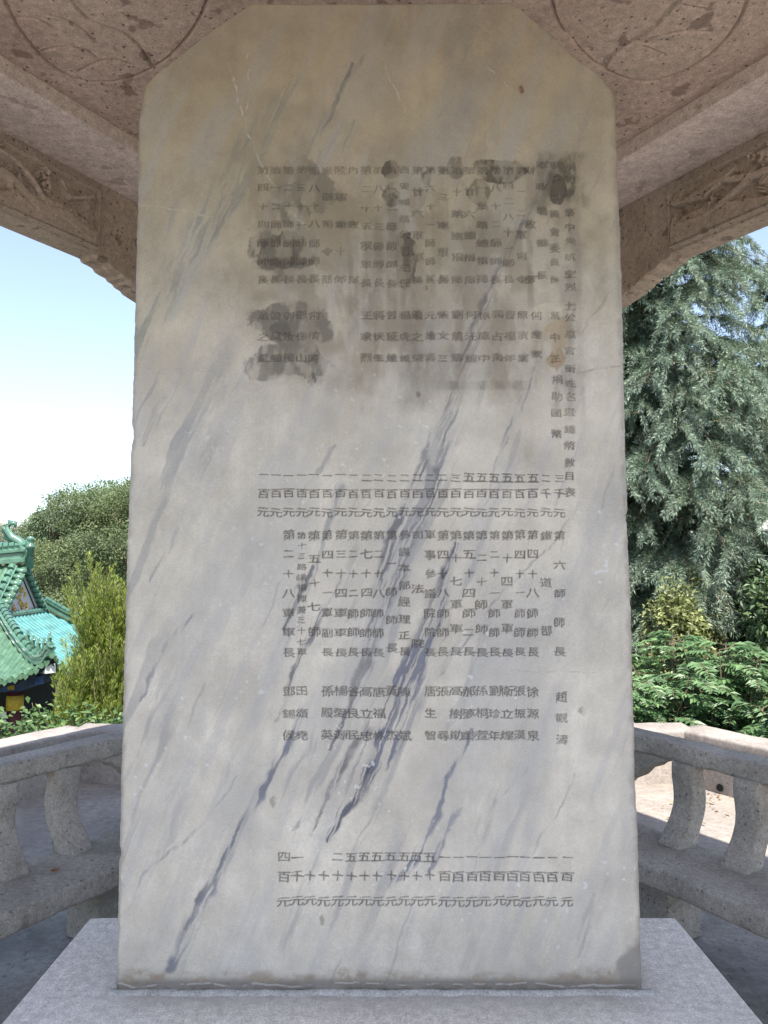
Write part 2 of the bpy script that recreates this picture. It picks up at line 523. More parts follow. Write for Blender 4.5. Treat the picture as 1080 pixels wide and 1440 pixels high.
for k in range(6):
    n_ = hexdir(k); t_ = Vector((-n_.y, n_.x, 0)); Z = Vector((0, 0, 1))
    half = BA * math.tan(R_(30)) - .02
    # profile of the beam face: straight bottom, scalloped bracket at each end
    br = [(0, 0), (.010, -.016), (.045, -.018), (.072, -.022), (.084, -.036), (.115, -.042), (.145, -.044), (.158, -.056), (.185, -.060), (.20, -.072), (.235, -.078), (.25, -.09), (.40, -.12)]
    bot = [(-half, ZB - .13)] + [(-.5 - a_, ZB + b_) for a_, b_ in br[::-1]]
    bot2 = [(-x, z) for x, z in bot[::-1]]
    line = bot + bot2
    m = MB()
    n = len(line)
    P0 = [CEN + n_ * BA + t_ * u + Z * z for u, z in line]
    P1 = [p + n_ * BT for p in P0]
    T0 = [CEN + n_ * BA + t_ * u + Z * (ZL + .12) for u, z in line]
    T1 = [p + n_ * BT for p in T0]
    # faces: leave out the panel area by building the front in strips above line
    m.add(P0 + P1 + T0 + T1, [(i, i + 1, n + i + 1, n + i) for i in range(n - 1)] +
          [(n + i, n + i + 1, 3 * n + i + 1, 3 * n + i) for i in range(n - 1)] +
          [(0, n, 3 * n, 2 * n), (n - 1, 2 * n - 1 + n * 2 - n * 0 - 0 if False else 3 * n - 1, 4 * n - 1, 2 * n - 1)] +
          [(2 * n + i, 2 * n + i + 1, 3 * n + i + 1, 3 * n + i) for i in range(n - 1)] +
          [(i + 1, i, 2 * n + i, 2 * n + i + 1) for i in range(n - 1)])
    bm_o = m.build('beam', M_carve, pav, bevel=.006)
    # carved panel: frame 2 mm proud with a heightfield inside, tucked against the beam's inner face
    if k in (0, 1, 5):
        nu, nv = 560, 130
        pu, pv = .49, .135
        uu, vv = np.meshgrid(np.linspace(-pu, pu, nu), np.linspace(-pv, pv, nv))
        h = relief(uu * 1.38, vv, 1.3 + k * 2.1) * 1.7
        ed = np.minimum(pu - np.abs(uu), pv - np.abs(vv))
        h = np.where(ed < .010, .006, h)
        h = np.where((ed >= .010) & (ed < .015), -.022, h)
        h = h + .0015
        base = np.array(CEN + n_ * (BA - .026) + Z * 3.055)
        Pn = base + uu[..., None] * np.array(t_) + vv[..., None] * np.array(Z) - h[..., None] * np.array(n_)
        edge = (ed < .0025)
        Pn = np.where(edge[..., None], base + uu[..., None] * np.array(t_) + vv[..., None] * np.array(Z) + .0245 * np.array(n_), Pn)
        link_mesh('carved_panel', np_mesh('carved_panel', Pn.reshape(-1, 3), grid_faces(nv, nu)[:, ::-1]), M_carve, bm_o)
    # ledge: pale horizontal slab stepping in to the coffer
    LA = 1.435
    def slab(A0, A1, z0, z1, mat, nm, bev=.006):
        m = MB()
        h0, h1 = A0 * math.tan(R_(30)), A1 * math.tan(R_(30))
        Q = []
        for z in (z0, z1):
            Q += [CEN + n_ * A0 - t_ * h0 + Z * z, CEN + n_ * A0 + t_ * h0 + Z * z, CEN + n_ * A1 + t_ * h1 + Z * z, CEN + n_ * A1 - t_ * h1 + Z * z]
        m.add(Q, [(3, 2, 1, 0), (4, 5, 6, 7), (0, 1, 5, 4), (1, 2, 6, 5), (2, 3, 7, 6), (3, 0, 4, 7)])
        return m.build(nm, mat, pav, bevel=bev)
    slab(LA, BA - .001, ZL, ZL + .07, M_soffit, 'ledge')
    slab(LA - .012, LA + .05, ZL + .0725, ZL + .10, M_carve, 'cornice_moulding', .004)

# ceiling with large carved rings and leaves (real grooves)
nx_, ny_ = 1000, 560
cxs = np.linspace(-1.68, 1.68, nx_); cys = np.linspace(CY - .35, CY + 1.5, ny_)
uu, vv = np.meshgrid(cxs, cys)
ZC = 3.29 + .0
def poly_d(pts, closed=False):
    d = np.full(uu.shape, 9.)
    Q = list(pts) + ([pts[0]] if closed else [])
    for (x0, y0), (x1, y1) in zip(Q[:-1], Q[1:]):
        dx, dy = x1 - x0, y1 - y0; L2 = dx * dx + dy * dy + 1e-12
        t = np.clip(((uu - x0) * dx + (vv - y0) * dy) / L2, 0, 1)
        d = np.minimum(d, np.hypot(uu - x0 - t * dx, vv - y0 - t * dy))
    return d
def smooth_pts(P, k=3):
    P = np.array(P, float)
    for _ in range(k):
        Q = np.empty((2 * len(P) - 2, 2)); Q[0::2] = P[:-1] * .75 + P[1:] * .25; Q[1::2] = P[:-1] * .25 + P[1:] * .75
        P = np.vstack([P[:1], Q, P[-1:]])
    return P
hh = np.zeros_like(uu)
def groove(P, wd, dep):
    global hh
    d = poly_d(smooth_pts([meas_ceiling(*p) for p in P], 2))
    hh = np.maximum(hh, dep * sstep(wd, wd * .3, d))
ringL = [(-8, -60), (4, 0), (10, 15), (30, 52), (65, 92), (100, 115), (140, 121), (175, 117), (215, 102), (250, 75), (280, 35), (296, -5), (300, -60), (250, -130), (140, -170), (40, -140), (-8, -60)]
ringR = [(770, -60), (775, 10), (785, 40), (810, 70), (845, 100), (880, 116), (915, 120), (960, 107), (1000, 82), (1030, 50), (1050, 15), (1058, -50), (1020, -130), (920, -170), (820, -130), (770, -60)]
groove(ringL, .007, .015); groove(ringR, .007, .015)
for P in ([(92, -4), (120, 32), (150, 44), (170, 48), (195, 68), (210, 92), (218, 103)], [(20, 30), (50, 30), (75, 44)], [(72, 27), (110, 40), (135, 66)],
          [(60, 76), (85, 70), (118, 73), (136, 86)], [(112, 104), (135, 92), (160, 87), (184, 95)]): groove(P, .0065, .013)
for P in ([(960, 0), (940, 18), (928, 38), (905, 55), (892, 66), (870, 72), (860, 84), (851, 100)], [(892, 66), (925, 56), (960, 48), (1000, 50)], [(905, 70), (930, 80), (935, 82)],
          [(960, 12), (975, 16), (990, 18)]): groove(P, .0065, .013)
# chiselled-back ground inside the right ring
pts = np.array([meas_ceiling(*p) for p in [(790, -30), (785, 20), (800, 58), (848, 98), (860, 82), (890, 64), (925, 40), (960, 5), (930, -40), (850, -60)]])
ins = np.zeros(uu.shape, bool)
for (x0, y0), (x1, y1) in zip(pts, np.roll(pts, -1, 0)):
    c_ = ((y0 > vv) != (y1 > vv)) & (uu < (x1 - x0) * (vv - y0) / (y1 - y0 + 1e-12) + x0)
    ins ^= c_
hh = np.where(ins, .014 + .006 * (fbm2(uu, vv, 70, octv=3, seed=5.) - .5), hh)
hh = hh + .0025 * (fbm2(uu, vv, 40, octv=3, seed=2.) - .5)
# clip to hexagon by collapsing the outside against the rim
inside = np.full(uu.shape, True)
for k in range(6):
    n_ = hexdir(k); inside &= (uu * n_.x + (vv - CY) * n_.y) < (LA + .045)
F = grid_faces(ny_, nx_)
keep = inside.ravel()[F].all(1)
V = np.stack([uu, vv, ZC + .012 + hh], -1).reshape(-1, 3)
used = np.zeros(len(V), bool); used[F[keep]] = True
idx = np.cumsum(used) - 1
link_mesh('ceiling', np_mesh('ceiling', V[used], idx[F[keep]][:, ::-1]), M_pink, pav)
m = MB()
V = [hexcorner(BA + BT, k, 3.36) for k in range(6)]
m.add([(v.x, v.y, 3.355) for v in V] + [(v.x, v.y, 3.42) for v in V], [(5, 4, 3, 2, 1, 0), tuple(range(6, 12))] + [(k, (k + 1) % 6, 6 + (k + 1) % 6, 6 + k) for k in range(6)])
m.build('ceiling_slab', M_pink, pav)
# tiled hexagonal roof above
m = MB()
ra = 2.8
rings = []
for t in np.linspace(0, 1, 9):
    A = ra * (1 - t) + .12 * t
    z = 3.27 + 1.9 * t ** 1.15
    rings.append([hexcorner(A, k, z + (.10 * (1 - t) ** 4)) for k in range(6)])
V = [p for r in rings for p in r] + [hexcorner(BA + BT, k, 3.425) for k in range(6)] + [hexcorner(.12, k, 5.2) for k in range(6)]
F = []
for i in range(8):
    for k in range(6): F.append((i * 6 + k, i * 6 + (k + 1) % 6, (i + 1) * 6 + (k + 1) % 6, (i + 1) * 6 + k))
F += [(54 + k, 54 + (k + 1) % 6, (k + 1) % 6, k) for k in range(6)] + [tuple(54 + k for k in range(5, -1, -1))]
F += [(48 + k, 48 + (k + 1) % 6, 60 + (k + 1) % 6, 60 + k) for k in range(6)] + [tuple(60 + k for k in range(6))]
m.add(V, F)
m.build('roof', M_roof, pav)

# ------------------------------------------------------------------ stone benches with S-curved balusters
bench_lab = {0: 'stone bench with balustrade hidden behind the stele', 1: 'grey stone bench with curved balusters left of the stele', 5: 'grey stone bench with curved balusters right of the stele'}
for k in (1, 5, 0):
    n_ = hexdir(k); t_ = Vector((-n_.y, n_.x, 0)); Z = Vector((0, 0, 1))
    SA0, SA1 = 1.39, 1.76
    root = empty('stone_bench', CEN + n_ * 1.6, bench_lab[k], 'bench', 'stone benches between the pavilion columns')
    def run(A0, A1, z0, z1, r, amp, half, nm, mat, freq=7, nseg=90, nr=4, cut=True):
        path = []; m = MB()
        mid = CEN + n_ * ((A0 + A1) / 2)
        prof = rrect(A1 - A0, z1 - z0, r, nr, 0, (z0 + z1) / 2)
        # mitred ends
        V = []; np_ = len(prof)
        for i in range(nseg + 1):
            f = -1 + 2 * i / nseg
            for a, b in prof:
                A = (A0 + A1) / 2 + a
                hf = A * math.tan(R_(30)) * half
                V.append(CEN + n_ * A + t_ * (f * hf) + Z * b)
        V = np.array(V); ctr = np.array(mid + Z * ((z0 + z1) / 2))
        nn = fbm(V * freq, 4) - .5
        nn2 = np.maximum(fbm(V * 22, 3) - .62, 0) * -.06
        d = np.zeros_like(V)
        pa = np.array([(a, b - (z0 + z1) / 2) for a, b in prof] * (nseg + 1))
        pa /= np.linalg.norm(pa, axis=1, keepdims=True)
        d = pa[:, :1] * np.array(n_) + pa[:, 1:] * np.array(Z)
        V = V + d * (nn * 2 * amp + nn2)[:, None]
        F = [(i * np_ + j, i * np_ + (j + 1) % np_, (i + 1) * np_ + (j + 1) % np_, (i + 1) * np_ + j) for i in range(nseg) for j in range(np_)]
        F += [tuple(range(np_ - 1, -1, -1)), tuple(nseg * np_ + j for j in range(np_))]
        m.add(V, F)
        return m.build(nm, mat, root, smooth=True)
    run(SA0, SA1, .275, .36, .018, .006, .985, 'seat', M_bench)
    run(1.74, 1.89, .674, .75, .018, .006, .93, 'rail', M_bench)
    us = [-.39 + .285 * j for j in range(5)] if k == 1 else [.475 - .295 * j for j in range(5)] if k == 5 else [-.72 + .288 * j for j in range(6)]
    for u in us:
        # S profile in the radial plane
        path = []; prof = []
        ns = 22
        for i in range(ns + 1):
            t = i / ns
            A = float(np.interp(t, [0, .1, .2, .32, .45, .58, .7, .82, .92, 1], [1.682, 1.698, 1.720, 1.745, 1.763, 1.769, 1.765, 1.758, 1.757, 1.760]))
            path.append((A, .355 + t * .325))
        m = MB(); V = []
        pr = rrect(.088, .105, .012, 2)
        for i, (A, z) in enumerate(path):
            t = i / ns
            wd = 1 + .12 * (1 - t) ** 6
            thick = 1 + .35 * (1 - t) ** 5
            for a, b in pr:
                V.append(CEN + n_ * (A + a * thick) + t_ * (u + b * wd) + Z * z)
        V = np.array(V); npn = len(pr)
        V = V + (fbm(V * 25, 3) - .5)[:, None] * .006
        F = [(i * npn + q, i * npn + (q + 1) % npn, (i + 1) * npn + (q + 1) % npn, (i + 1) * npn + q) for i in range(ns) for q in range(npn)]
        F += [tuple(range(npn - 1, -1, -1)), tuple(ns * npn + q for q in range(npn))]
        m.add(V, F)
        m.build('baluster', M_bal, root, smooth=True)
    for sg in (-1, 1):       # scalloped bracket where the rail meets the column
        prof = [(.56, .676), (.60, .655), (.64, .645), (.67, .62), (.72, .60), (.76, .56), (.82, .53), (.88, .47), (.94, .42), (.94, .676)]
        m = MB(); n = len(prof)
        V = [CEN + n_ * A + t_ * (sg * a) + Z * z for A in (1.76, 1.85) for a, z in prof]
        m.add(V, [tuple(range(n)), tuple(range(2 * n - 1, n - 1, -1))] + [(i, n + i, n + (i + 1) % n, (i + 1) % n) for i in range(n)])
        m.build('rail_bracket', M_bal, root, bevel=.006)
    for u in (-.50, .50):
        # bracket leg, curved on the inner edge
        prof = []
        for i in range(13):
            t = i / 12
            prof.append((1.50 + .05 * math.sin(math.pi * t) + .03 * (1 - t) ** 3 * -1.2, .001 + t * .28))
        pl = prof + [(1.74, .281), (1.74, .001)]
        m = MB(); n = len(pl)
        V = [CEN + n_ * a + t_ * (u - .09) + Z * z for a, z in pl] + [CEN + n_ * a + t_ * (u + .09) + Z * z for a, z in pl]
        m.add(V, [tuple(range(n)), tuple(range(2 * n - 1, n - 1, -1))] + [(i, n + i, n + (i + 1) % n, (i + 1) % n) for i in range(n)])
        m.build('leg', M_bal, root, bevel=.008)

# ------------------------------------------------------------------ pedestal
def pedestal():
    x0, x1, y0, y1, z0, z1 = -.845, .838, 1.58, 2.312, .001, .5
    nx, ny = 180, 90
    m = MB()
    prof = []
    path = [Vector((x0 + (x1 - x0) * i / 120, (y0 + y1) / 2, 0)) for i in range(121)]
    pr = rrect(y1 - y0, z1 - z0, .012, 3, 0, (z0 + z1) / 2)
    m.sweep(pr, path, lambda i: (Vector((0, 1, 0)), Vector((0, 0, 1))), .0035, 9)
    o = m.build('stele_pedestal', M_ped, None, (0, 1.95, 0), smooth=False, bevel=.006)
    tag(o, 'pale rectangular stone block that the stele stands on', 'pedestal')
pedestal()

# ------------------------------------------------------------------ stele: marble slab with engraved writing
# writing, measured as (photo x, [(character, photo y), ...])
TXT = []
def C(x, chars, y0, y1, size=14.5, slant=0):
    n = len(chars)
    for i, ch in enumerate(chars):
        if ch != ' ':
            t = i / max(1, n - 1)
            TXT.append((ch, x + slant * t, y0 + (y1 - y0) * t, size))
def CL(x, pairs, size=14.5):
    for ch, y in pairs: TXT.append((ch, x, y, size))
CL(801, zip('捐助建築中央航空烈士公墓官銜姓名暨錢幣數目表', [234, 251, 271, 298, 320, 339, 362, 385, 405, 430, 446, 470, 494, 519, 539, 557, 580, 605, 626, 650, 670, 692]), 15)
CL(780, zip('軍事委員會委員長', [232, 250, 277, 301, 326, 349, 370, 393]), 15)
CL(781, zip('蔣中正', [444, 474, 504]), 15)
CL(783, zip('捐助國幣', [534, 557, 581, 610]), 15.5)
CL(762, zip('軍政署部長', [231, 262, 297, 341, 388]), 15)
CL(754, zip('何應欽', [444, 472, 498]), 15)
top = [(370, '第四十四師師長', '蕭之楚'), (388, '第一二師師師長', '曾萬鍾'), (406, '第二十師師師長', '郭汝棟'), (424, '第三十一師師長', '彭振山'),
       (442, '第八十八師師長', '俞濟時'), (460, '憲部司令部', ''), (479, '陸軍第十師', ''), (497, '內 政 部', ''),
       (515, '第二十五軍軍長', '王家烈'), (533, '第八十三師師長', '蔣伏生'), (551, '第一二師師師長', '曾延煌'), (569, '西安綏靖公署主任', '楊虎城'),
       (587, '第廿六軍軍長', '蕭之楚'), (605, '第六十一師師長', '元維壽'), (623, '第三軍軍長', '張文三'), (642, '第十路總指揮', '劉鎮華'),
       (660, '第廿六總指揮', '何元鍾'), (678, '第一集路總指揮', '徐庭中'), (697, '第八十二師師長', '馮占海'), (715, '第四二八十一師長', '曹福年'), (733, '第一二軍司令', '陳濟棠'), (745, '財 政 部', '')]
for i, (x, a, b) in enumerate(top):
    C(x, a, 238, 393 + (6 if 500 < x < 580 else 0), 15)
    if b: C(x if x < 660 else x + 2, b, 443, 503, 15)
low = [(787, '三千元', '第六師師長', '趙觀濤'), (768, '二千元', '鐵道部', ''), (749, '五百元', '第四十八師師長', '徐源泉'), (731, '五百元', '第四十一師師長', '張振漢'),
       (713, '五百元', '第十四軍軍長', '衛立煌'), (695, '五百元', '第二十一師師長', '劉珍年'), (677, '五百元', '第二十師師長', '孫桐萱'), (659, '五百元', '第五十四師二長', '郝夢齡'),
       (641, '三百元', '第十七軍軍長', '高樹勛'), (623, '二百元', '第四十八師師長', '張 尋'), (605, '二百元', '軍事參議院院長', '唐生智'), (587, '二百元', '司法院', ''),
       (569, '二百元', '參謀本部經理正長', '陳 斌'), (551, '二百元', '第一師師長', '黃 杰'), (533, '二百元', '第二十八師師長', '唐福林'), (515, '二百元', '第七十四師師長', '高立忠'),
       (497, '一百元', '第二十二師師長', '谷良民'), (479, '一百元', '第三十四軍軍長', '楊愛源'), (460, '一百元', '第四十一軍副長', '孫殿英'), (442, '一百元', '第五十七師', ''),
       (424, '一百元', '第十三路總指揮兼三十七軍', '田頌堯'), (406, '一百元', '第二十八軍軍長', '鄧錫侯'), (388, '一百元', '', ''), (370, '一百元', '', '')]
for x, a, b, c in low:
    CL(x, zip(a, [672 if x > 500 else 668, 694, 721]), 15.5)
    if b:
        y1 = {'鐵道部': 886, '司法院': 905, '第五十七師': 888, '第一師師長': 912}.get(b, 917)
        C(x, b, 752, y1, 12 if len(b) > 9 else 15.5)
    if c: C(x + (3 if x > 780 else 0), c, 972 + (8 if x > 780 else 0), 1034 + (6 if x > 780 else 0), 16)
bot = [(399, '四百元'), (418, '一千元'), (436, ' 十元'), (455, ' 十元'), (474, '二十元')] + [(x, '五十元') for x in (494, 512.5, 531, 550, 569, 586, 605)] + [(x, '一百元') for x in (625, 644, 663, 682, 702, 721, 739, 758, 777, 797.6)]
for x, a in bot: CL(x, [(ch, y) for ch, y in zip(a, (1206, 1233, 1269)) if ch != ' '], 16.5)

def glyphs(chars):
    out = {}; obs = []
    for ch in chars:
        cu = bpy.data.curves.new('glyph', 'FONT'); cu.body = ch; cu.resolution_u = 2
        cu.align_x = 'CENTER'; cu.align_y = 'CENTER'
        ob = bpy.data.objects.new('glyph', cu); col.objects.link(ob); obs.append((ch, ob))
    bpy.context.view_layer.update()
    dg = bpy.context.evaluated_depsgraph_get()
    for ch, ob in obs:
        ev = ob.evaluated_get(dg); me = ev.to_mesh()
        me.calc_loop_triangles()
        v = np.array([tuple(p.co)[:2] for p in me.vertices]).reshape(-1, 2)
        t = np.array([tuple(x.vertices) for x in me.loop_triangles], int).reshape(-1, 3)
        out[ch] = (v, t); ev.to_mesh_clear()
    for ch, ob in obs:
        cu = ob.data; bpy.data.objects.remove(ob); bpy.data.curves.remove(cu)
    return out
GL = glyphs(sorted(set(c for c, *_ in TXT)))

X0, X1, Z0, Z1 = -.70, .70, .45, 3.02
RES = .0008
RW, RH = int((X1 - X0) / RES), int((Z1 - Z0) / RES)
ink = np.zeros((RH, RW), np.float32); blk = np.zeros((RH, RW), np.int8)
rt = random.Random(5)
for ch, px, py, size in TXT:
    X, Zz = meas(px, py)
    sm = size * 1.75e-3
    v, t = GL[ch]
    if not len(v): continue
    sx, sy = sm * 1.17 * rt.uniform(.94, 1.06), sm * .90 * rt.uniform(.92, 1.08)
    if ch in '一二三十': sx *= .80; sy *= .9
    a = rt.uniform(-.035, .035); shx = rt.uniform(-.05, .05)
    c = v - (v.max(0) + v.min(0)) / 2 if ch not in '一' else v - (v.max(0) + v.min(0)) / 2
    q = np.c_[c[:, 0] * sx + c[:, 1] * sx * shx, c[:, 1] * sy]
    q = q + (np.array([[fbm(np.r_[p * 60, px * .1], 2), fbm(np.r_[p * 60 + 9, py * .1], 2)] for p in q]) - .5) * .0065
    q = q @ np.array([[math.cos(a), math.sin(a)], [-math.sin(a), math.cos(a)]])
    q = (q + [X + rt.uniform(-.001, .001) - X0, Zz + rt.uniform(-.0015, .0015) - Z0]) / RES
    bid = 1 if (px > 790 and py < 700) else 2 if py < 640 else 3 if py < 1100 else 4
    i0, i1 = np.floor(q.min(0)).astype(int) - 2, np.ceil(q.max(0)).astype(int) + 3
    gx, gy = np.meshgrid(np.arange(i0[0], i1[0]), np.arange(i0[1], i1[1]))
    msk = np.zeros(gx.shape, bool)
    for tr in t:
        (ax, ay), (bx, by), (cx, cy) = q[tr]
        d = (bx - ax) * (cy - ay) - (cx - ax) * (by - ay)
        if abs(d) < 1e-9: continue
        u_ = ((gx - ax) * (cy - ay) - (cx - ax) * (gy - ay)) / d
        v_ = ((bx - ax) * (gy - ay) - (gx - ax) * (by - ay)) / d
        msk |= (u_ >= -.02) & (v_ >= -.02) & (u_ + v_ <= 1.02)
    st = rt.uniform(.82, 1.0)
    sub = ink[i0[1]:i1[1], i0[0]:i1[0]]
    sub[:] = np.maximum(sub, msk * st)
    blk[i0[1] - 3:i1[1] + 3, i0[0] - 3:i1[0] + 3] = bid
# soften the cut edges a little
for _ in range(1):
    ink = (ink + np.roll(ink, 1, 0) + np.roll(ink, -1, 0) + np.roll(ink, 1, 1) + np.roll(ink, -1, 1)) / 5

NZ, NX = 1520, 800
ST = .30
zz0, zz1 = .501, 2.972
zr = np.linspace(zz0, zz1, NZ)
# outline: straight sides, hand-cut shoulders, chipped arrises
Lp = np.array([meas(*p) for p in [(162, 1397), (166, 1200), (174, 900), (184, 600), (190, 380), (194, 165), (202, 119), (216, 104), (262, 68), (305, 36), (340, 12), (358, 1)]])
Rp = np.array([meas(*p) for p in [(905, 1394), (897, 1150), (889, 900), (880, 600), (874, 350), (868, 145), (864, 126), (848, 106), (806, 76), (770, 42), (745, 20), (716, 1)]])
xl = np.interp(zr, Lp[:, 1], Lp[:, 0]); xr = np.interp(zr, Rp[:, 1], Rp[:, 0])
def chips(z, seed):
    P = np.stack([z * 9, z * 0 + seed, z * 0], -1)
    P2 = np.stack([z * 60, z * 0 + seed, z * 0], -1)
    P3 = np.stack([z * 22, z * 0 + seed + 5, z * 0], -1)
    P4 = np.stack([z * 160, z * 0 + seed, z * 0], -1)
    return (fbm(P, 3) - .5) * .005 + (fbm(P2, 2) - .5) * .003 + (fbm(P4, 2) - .5) * .0025 + np.maximum(fbm(P3, 2) - .70, 0) * .035
xl = xl + chips(zr, 1.5); xr = xr - chips(zr, 8.5)
ff = np.linspace(0, 1, NX)
GXs = xl[:, None] + (xr - xl)[:, None] * ff[None]
GZs = np.repeat(zr[:, None], NX, 1)
# bilinear sample of the cut depth
fx = np.clip((GXs - X0) / RES - .0, 0, RW - 2); fz = np.clip((GZs - Z0) / RES, 0, RH - 2)
ix, iz = fx.astype(int), fz.astype(int); fx -= ix; fz -= iz
IK = ink[iz, ix] * (1 - fx) * (1 - fz) + ink[iz, ix + 1] * fx * (1 - fz) + ink[iz + 1, ix] * (1 - fx) * fz + ink[iz + 1, ix + 1] * fx * fz
BK = blk[iz, ix]
# photo-scale coordinates on the face (a handy ruler, 1 unit = 1.755 mm)
def U(x): return (x - 540) * 1.755e-3
# colour of the stone, roof shade towards the top included
n_a = fbm2(GXs, GZs, 2.2, octv=5, seed=1.)
n_b = fbm2(GXs + .5 * GZs * 0, GZs, 9, octv=5, seed=7.)
n_f = fbm2(GXs, GZs, 110, octv=3, seed=3.)
# bedding runs diagonally: stretch noise along that direction
dv = np.array([.37, .93]); dp = np.array([.93, -.37])
sa = GXs * dv[0] + GZs * dv[1]; sb = GXs * dp[0] + GZs * dp[1]
n_d = fbm2(sa, sb, 1.6, 9, octv=5, seed=12.)
n_d2 = fbm2(sa, sb, 4, 30, octv=4, seed=22.)
colr = np.empty((NZ, NX, 3), np.float32)
warm_shaded = np.array([.405, .355, .27]); cool = np.array([.615, .575, .515])
hgt = sstep(1.65, 2.40, GZs + (n_a - .5) * .9)      # yellowish weathering, with roof shade painted into the upper stone
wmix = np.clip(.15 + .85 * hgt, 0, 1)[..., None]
colr[:] = cool * (1 - wmix) + warm_shaded * wmix
colr *= (.72 + .56 * n_b)[..., None]
n_s = fbm2(GXs, GZs, 38, 2.2, octv=4, seed=15.)
colr *= (.90 + .20 * n_s)[..., None]
n_m = fbm2(GXs, GZs, 28, octv=4, seed=17.)
colr *= (.88 + .24 * n_m)[..., None]
colr *= (.94 + .12 * n_f)[..., None]
cl = sstep(.52, .75, n_d)[..., None] * .40
colr[:] = colr * (1 - cl) + np.array([.33, .335, .36]) * cl
cl = sstep(.52, .72, n_d2)[..., None] * .35
colr[:] = colr * (1 - cl) + np.array([.40, .40, .42]) * cl
ye = sstep(.56, .75, fbm2(GXs, GZs, 3.1, octv=4, seed=31.))[..., None] * .22
colr[:] = colr * (1 - ye) + np.array([.50, .46, .38]) * ye

wx = (fbm2(GXs, GZs, 7, octv=4, seed=41.) - .5) * .05
wz = (fbm2(GXs, GZs, 7, octv=4, seed=51.) - .5) * .05
wf = (fbm2(GXs, GZs, 45, octv=4, seed=61.) - .5) * .018
VX, VZ = GXs + wx + wf, GZs + wz
n_v = fbm2(sa + wf, sb + wx * .3 + wf * .6, 10, 120, octv=5, seed=71.)
st_ = sstep(.60, .70, fbm2(sa, sb + wx, 3.2, 34, octv=4, seed=77.)) * sstep(.46, .62, fbm2(GXs, GZs, 3, octv=3, seed=78.))
colr[:] = colr * (1 - st_[..., None] * .50) + np.array([.27, .27, .285]) * st_[..., None] * .50
st_ = sstep(.66, .72, fbm2(sa, sb + wx, 5, 75, octv=3, seed=79.)) * sstep(.45, .6, n_a)
colr[:] = colr * (1 - st_[..., None] * .42) + np.array([.30, .29, .29]) * st_[..., None] * .42
n_w = fbm2(GXs, GZs, 16, octv=4, seed=75.)
def vein(P, w0, dark, c=(.17, .168, .18), soft=1.0):
    """P: (x, y, w) photo units; draws a mineral vein in the marble"""
    Q = [(*meas(x, y), wd * 1.755e-3) for x, y, wd in P]
    xs = [q[0] for q in Q]; zs = [q[1] for q in Q]
    pad = .09 + max(q[2] for q in Q)
    r0 = max(0, np.searchsorted(zr, min(zs) - pad)); r1 = min(NZ, np.searchsorted(zr, max(zs) + pad))
    c0 = max(0, int((min(xs) - pad + .665) / 1.30 * NX)); c1 = min(NX, int((max(xs) + pad + .665) / 1.30 * NX) + 10)
    sl_ = np.s_[r0:r1, c0:c1]
    vx, vz = VX[sl_], VZ[sl_]
    best = np.full(vx.shape, -9.)
    for (x0, y0, a0), (x1, y1, a1) in zip(Q[:-1], Q[1:]):
        dx, dy = x1 - x0, y1 - y0; L2 = dx * dx + dy * dy
        t = np.clip(((vx - x0) * dx + (vz - y0) * dy) / L2, 0, 1)
        d = np.hypot(vx - x0 - t * dx, vz - y0 - t * dy)
        wd = (a0 + (a1 - a0) * t) * .5
        best = np.maximum(best, 1 - d / (wd * (1 + soft) + 1e-6))
    al = sstep(0, .75, best) * dark * w0
    al = al * (.14 + 1.1 * sstep(.43, .57, n_v[sl_])) * (.62 + .5 * sstep(.36, .60, n_w[sl_]))
    al = np.clip(al, 0, .95)[..., None]
    colr[sl_] = colr[sl_] * (1 - al) + np.array(c) * al
G = (.27, .27, .285)
vein([(775, 245, 10), (735, 310, 14), (705, 370, 18), (680, 430, 16), (655, 505, 20), (638, 570, 24), (615, 640, 30), (590, 700, 34), (565, 770, 28), (548, 830, 24), (525, 890, 16), (505, 955, 14), (485, 1010, 8)], 1, .62, G)
vein([(742, 300, 4), (690, 395, 6), (660, 470, 6), (628, 560, 6), (600, 640, 7), (575, 700, 8), (545, 780, 12), (528, 860, 10), (510, 930, 12), (490, 990, 8), (462, 1050, 4)], 1, .75)
vein([(655, 500, 4), (640, 560, 5), (632, 600, 6), (612, 660, 6), (590, 730, 7), (566, 800, 7), (545, 850, 6)], 1, .6)
vein([(640, 770, 8), (622, 820, 14), (602, 870, 18), (580, 930, 26), (556, 990, 40), (536, 1040, 38), (516, 1085, 26), (492, 1125, 12), (466, 1178, 5)], 1, .95, (.10, .105, .145))
vein([(638, 790, 3), (615, 850, 5), (590, 905, 8), (560, 960, 12), (540, 1005, 20), (520, 1060, 16), (505, 1100, 8)], 1, .8, (.07, .075, .11), .5)
vein([(600, 880, 10), (570, 960, 34), (548, 1030, 36), (525, 1070, 20)], 1, .5, (.22, .23, .29))
vein([(500, 1040, 8), (478, 1090, 8), (455, 1135, 7), (440, 1172, 4)], 1, .7)
vein([(470, 1105, 8), (440, 1138, 8), (412, 1168, 3)], 1, .5, G)
vein([(750, 515, 4), (730, 565, 7), (716, 605, 6), (703, 630, 3)], 1, .75, (.2, .205, .24))
vein([(703, 630, 3), (690, 680, 3), (680, 730, 2)], 1, .35, G)
vein([(465, 632, 5), (442, 678, 8), (425, 705, 5)], 1, .7, G)
vein([(482, 690, 10), (468, 730, 8), (450, 770, 6), (446, 800, 3)], 1, .55, G)
vein([(505, 745, 3), (480, 810, 4), (450, 870, 6), (428, 920, 6), (405, 970, 6), (385, 1010, 4)], 1, .6, G)
vein([(440, 795, 4), (424, 825, 9), (405, 865, 6), (396, 885, 3)], 1, .8)
vein([(452, 850, 4), (436, 895, 8), (420, 935, 8), (402, 975, 8), (390, 1000, 3)], 1, .7)
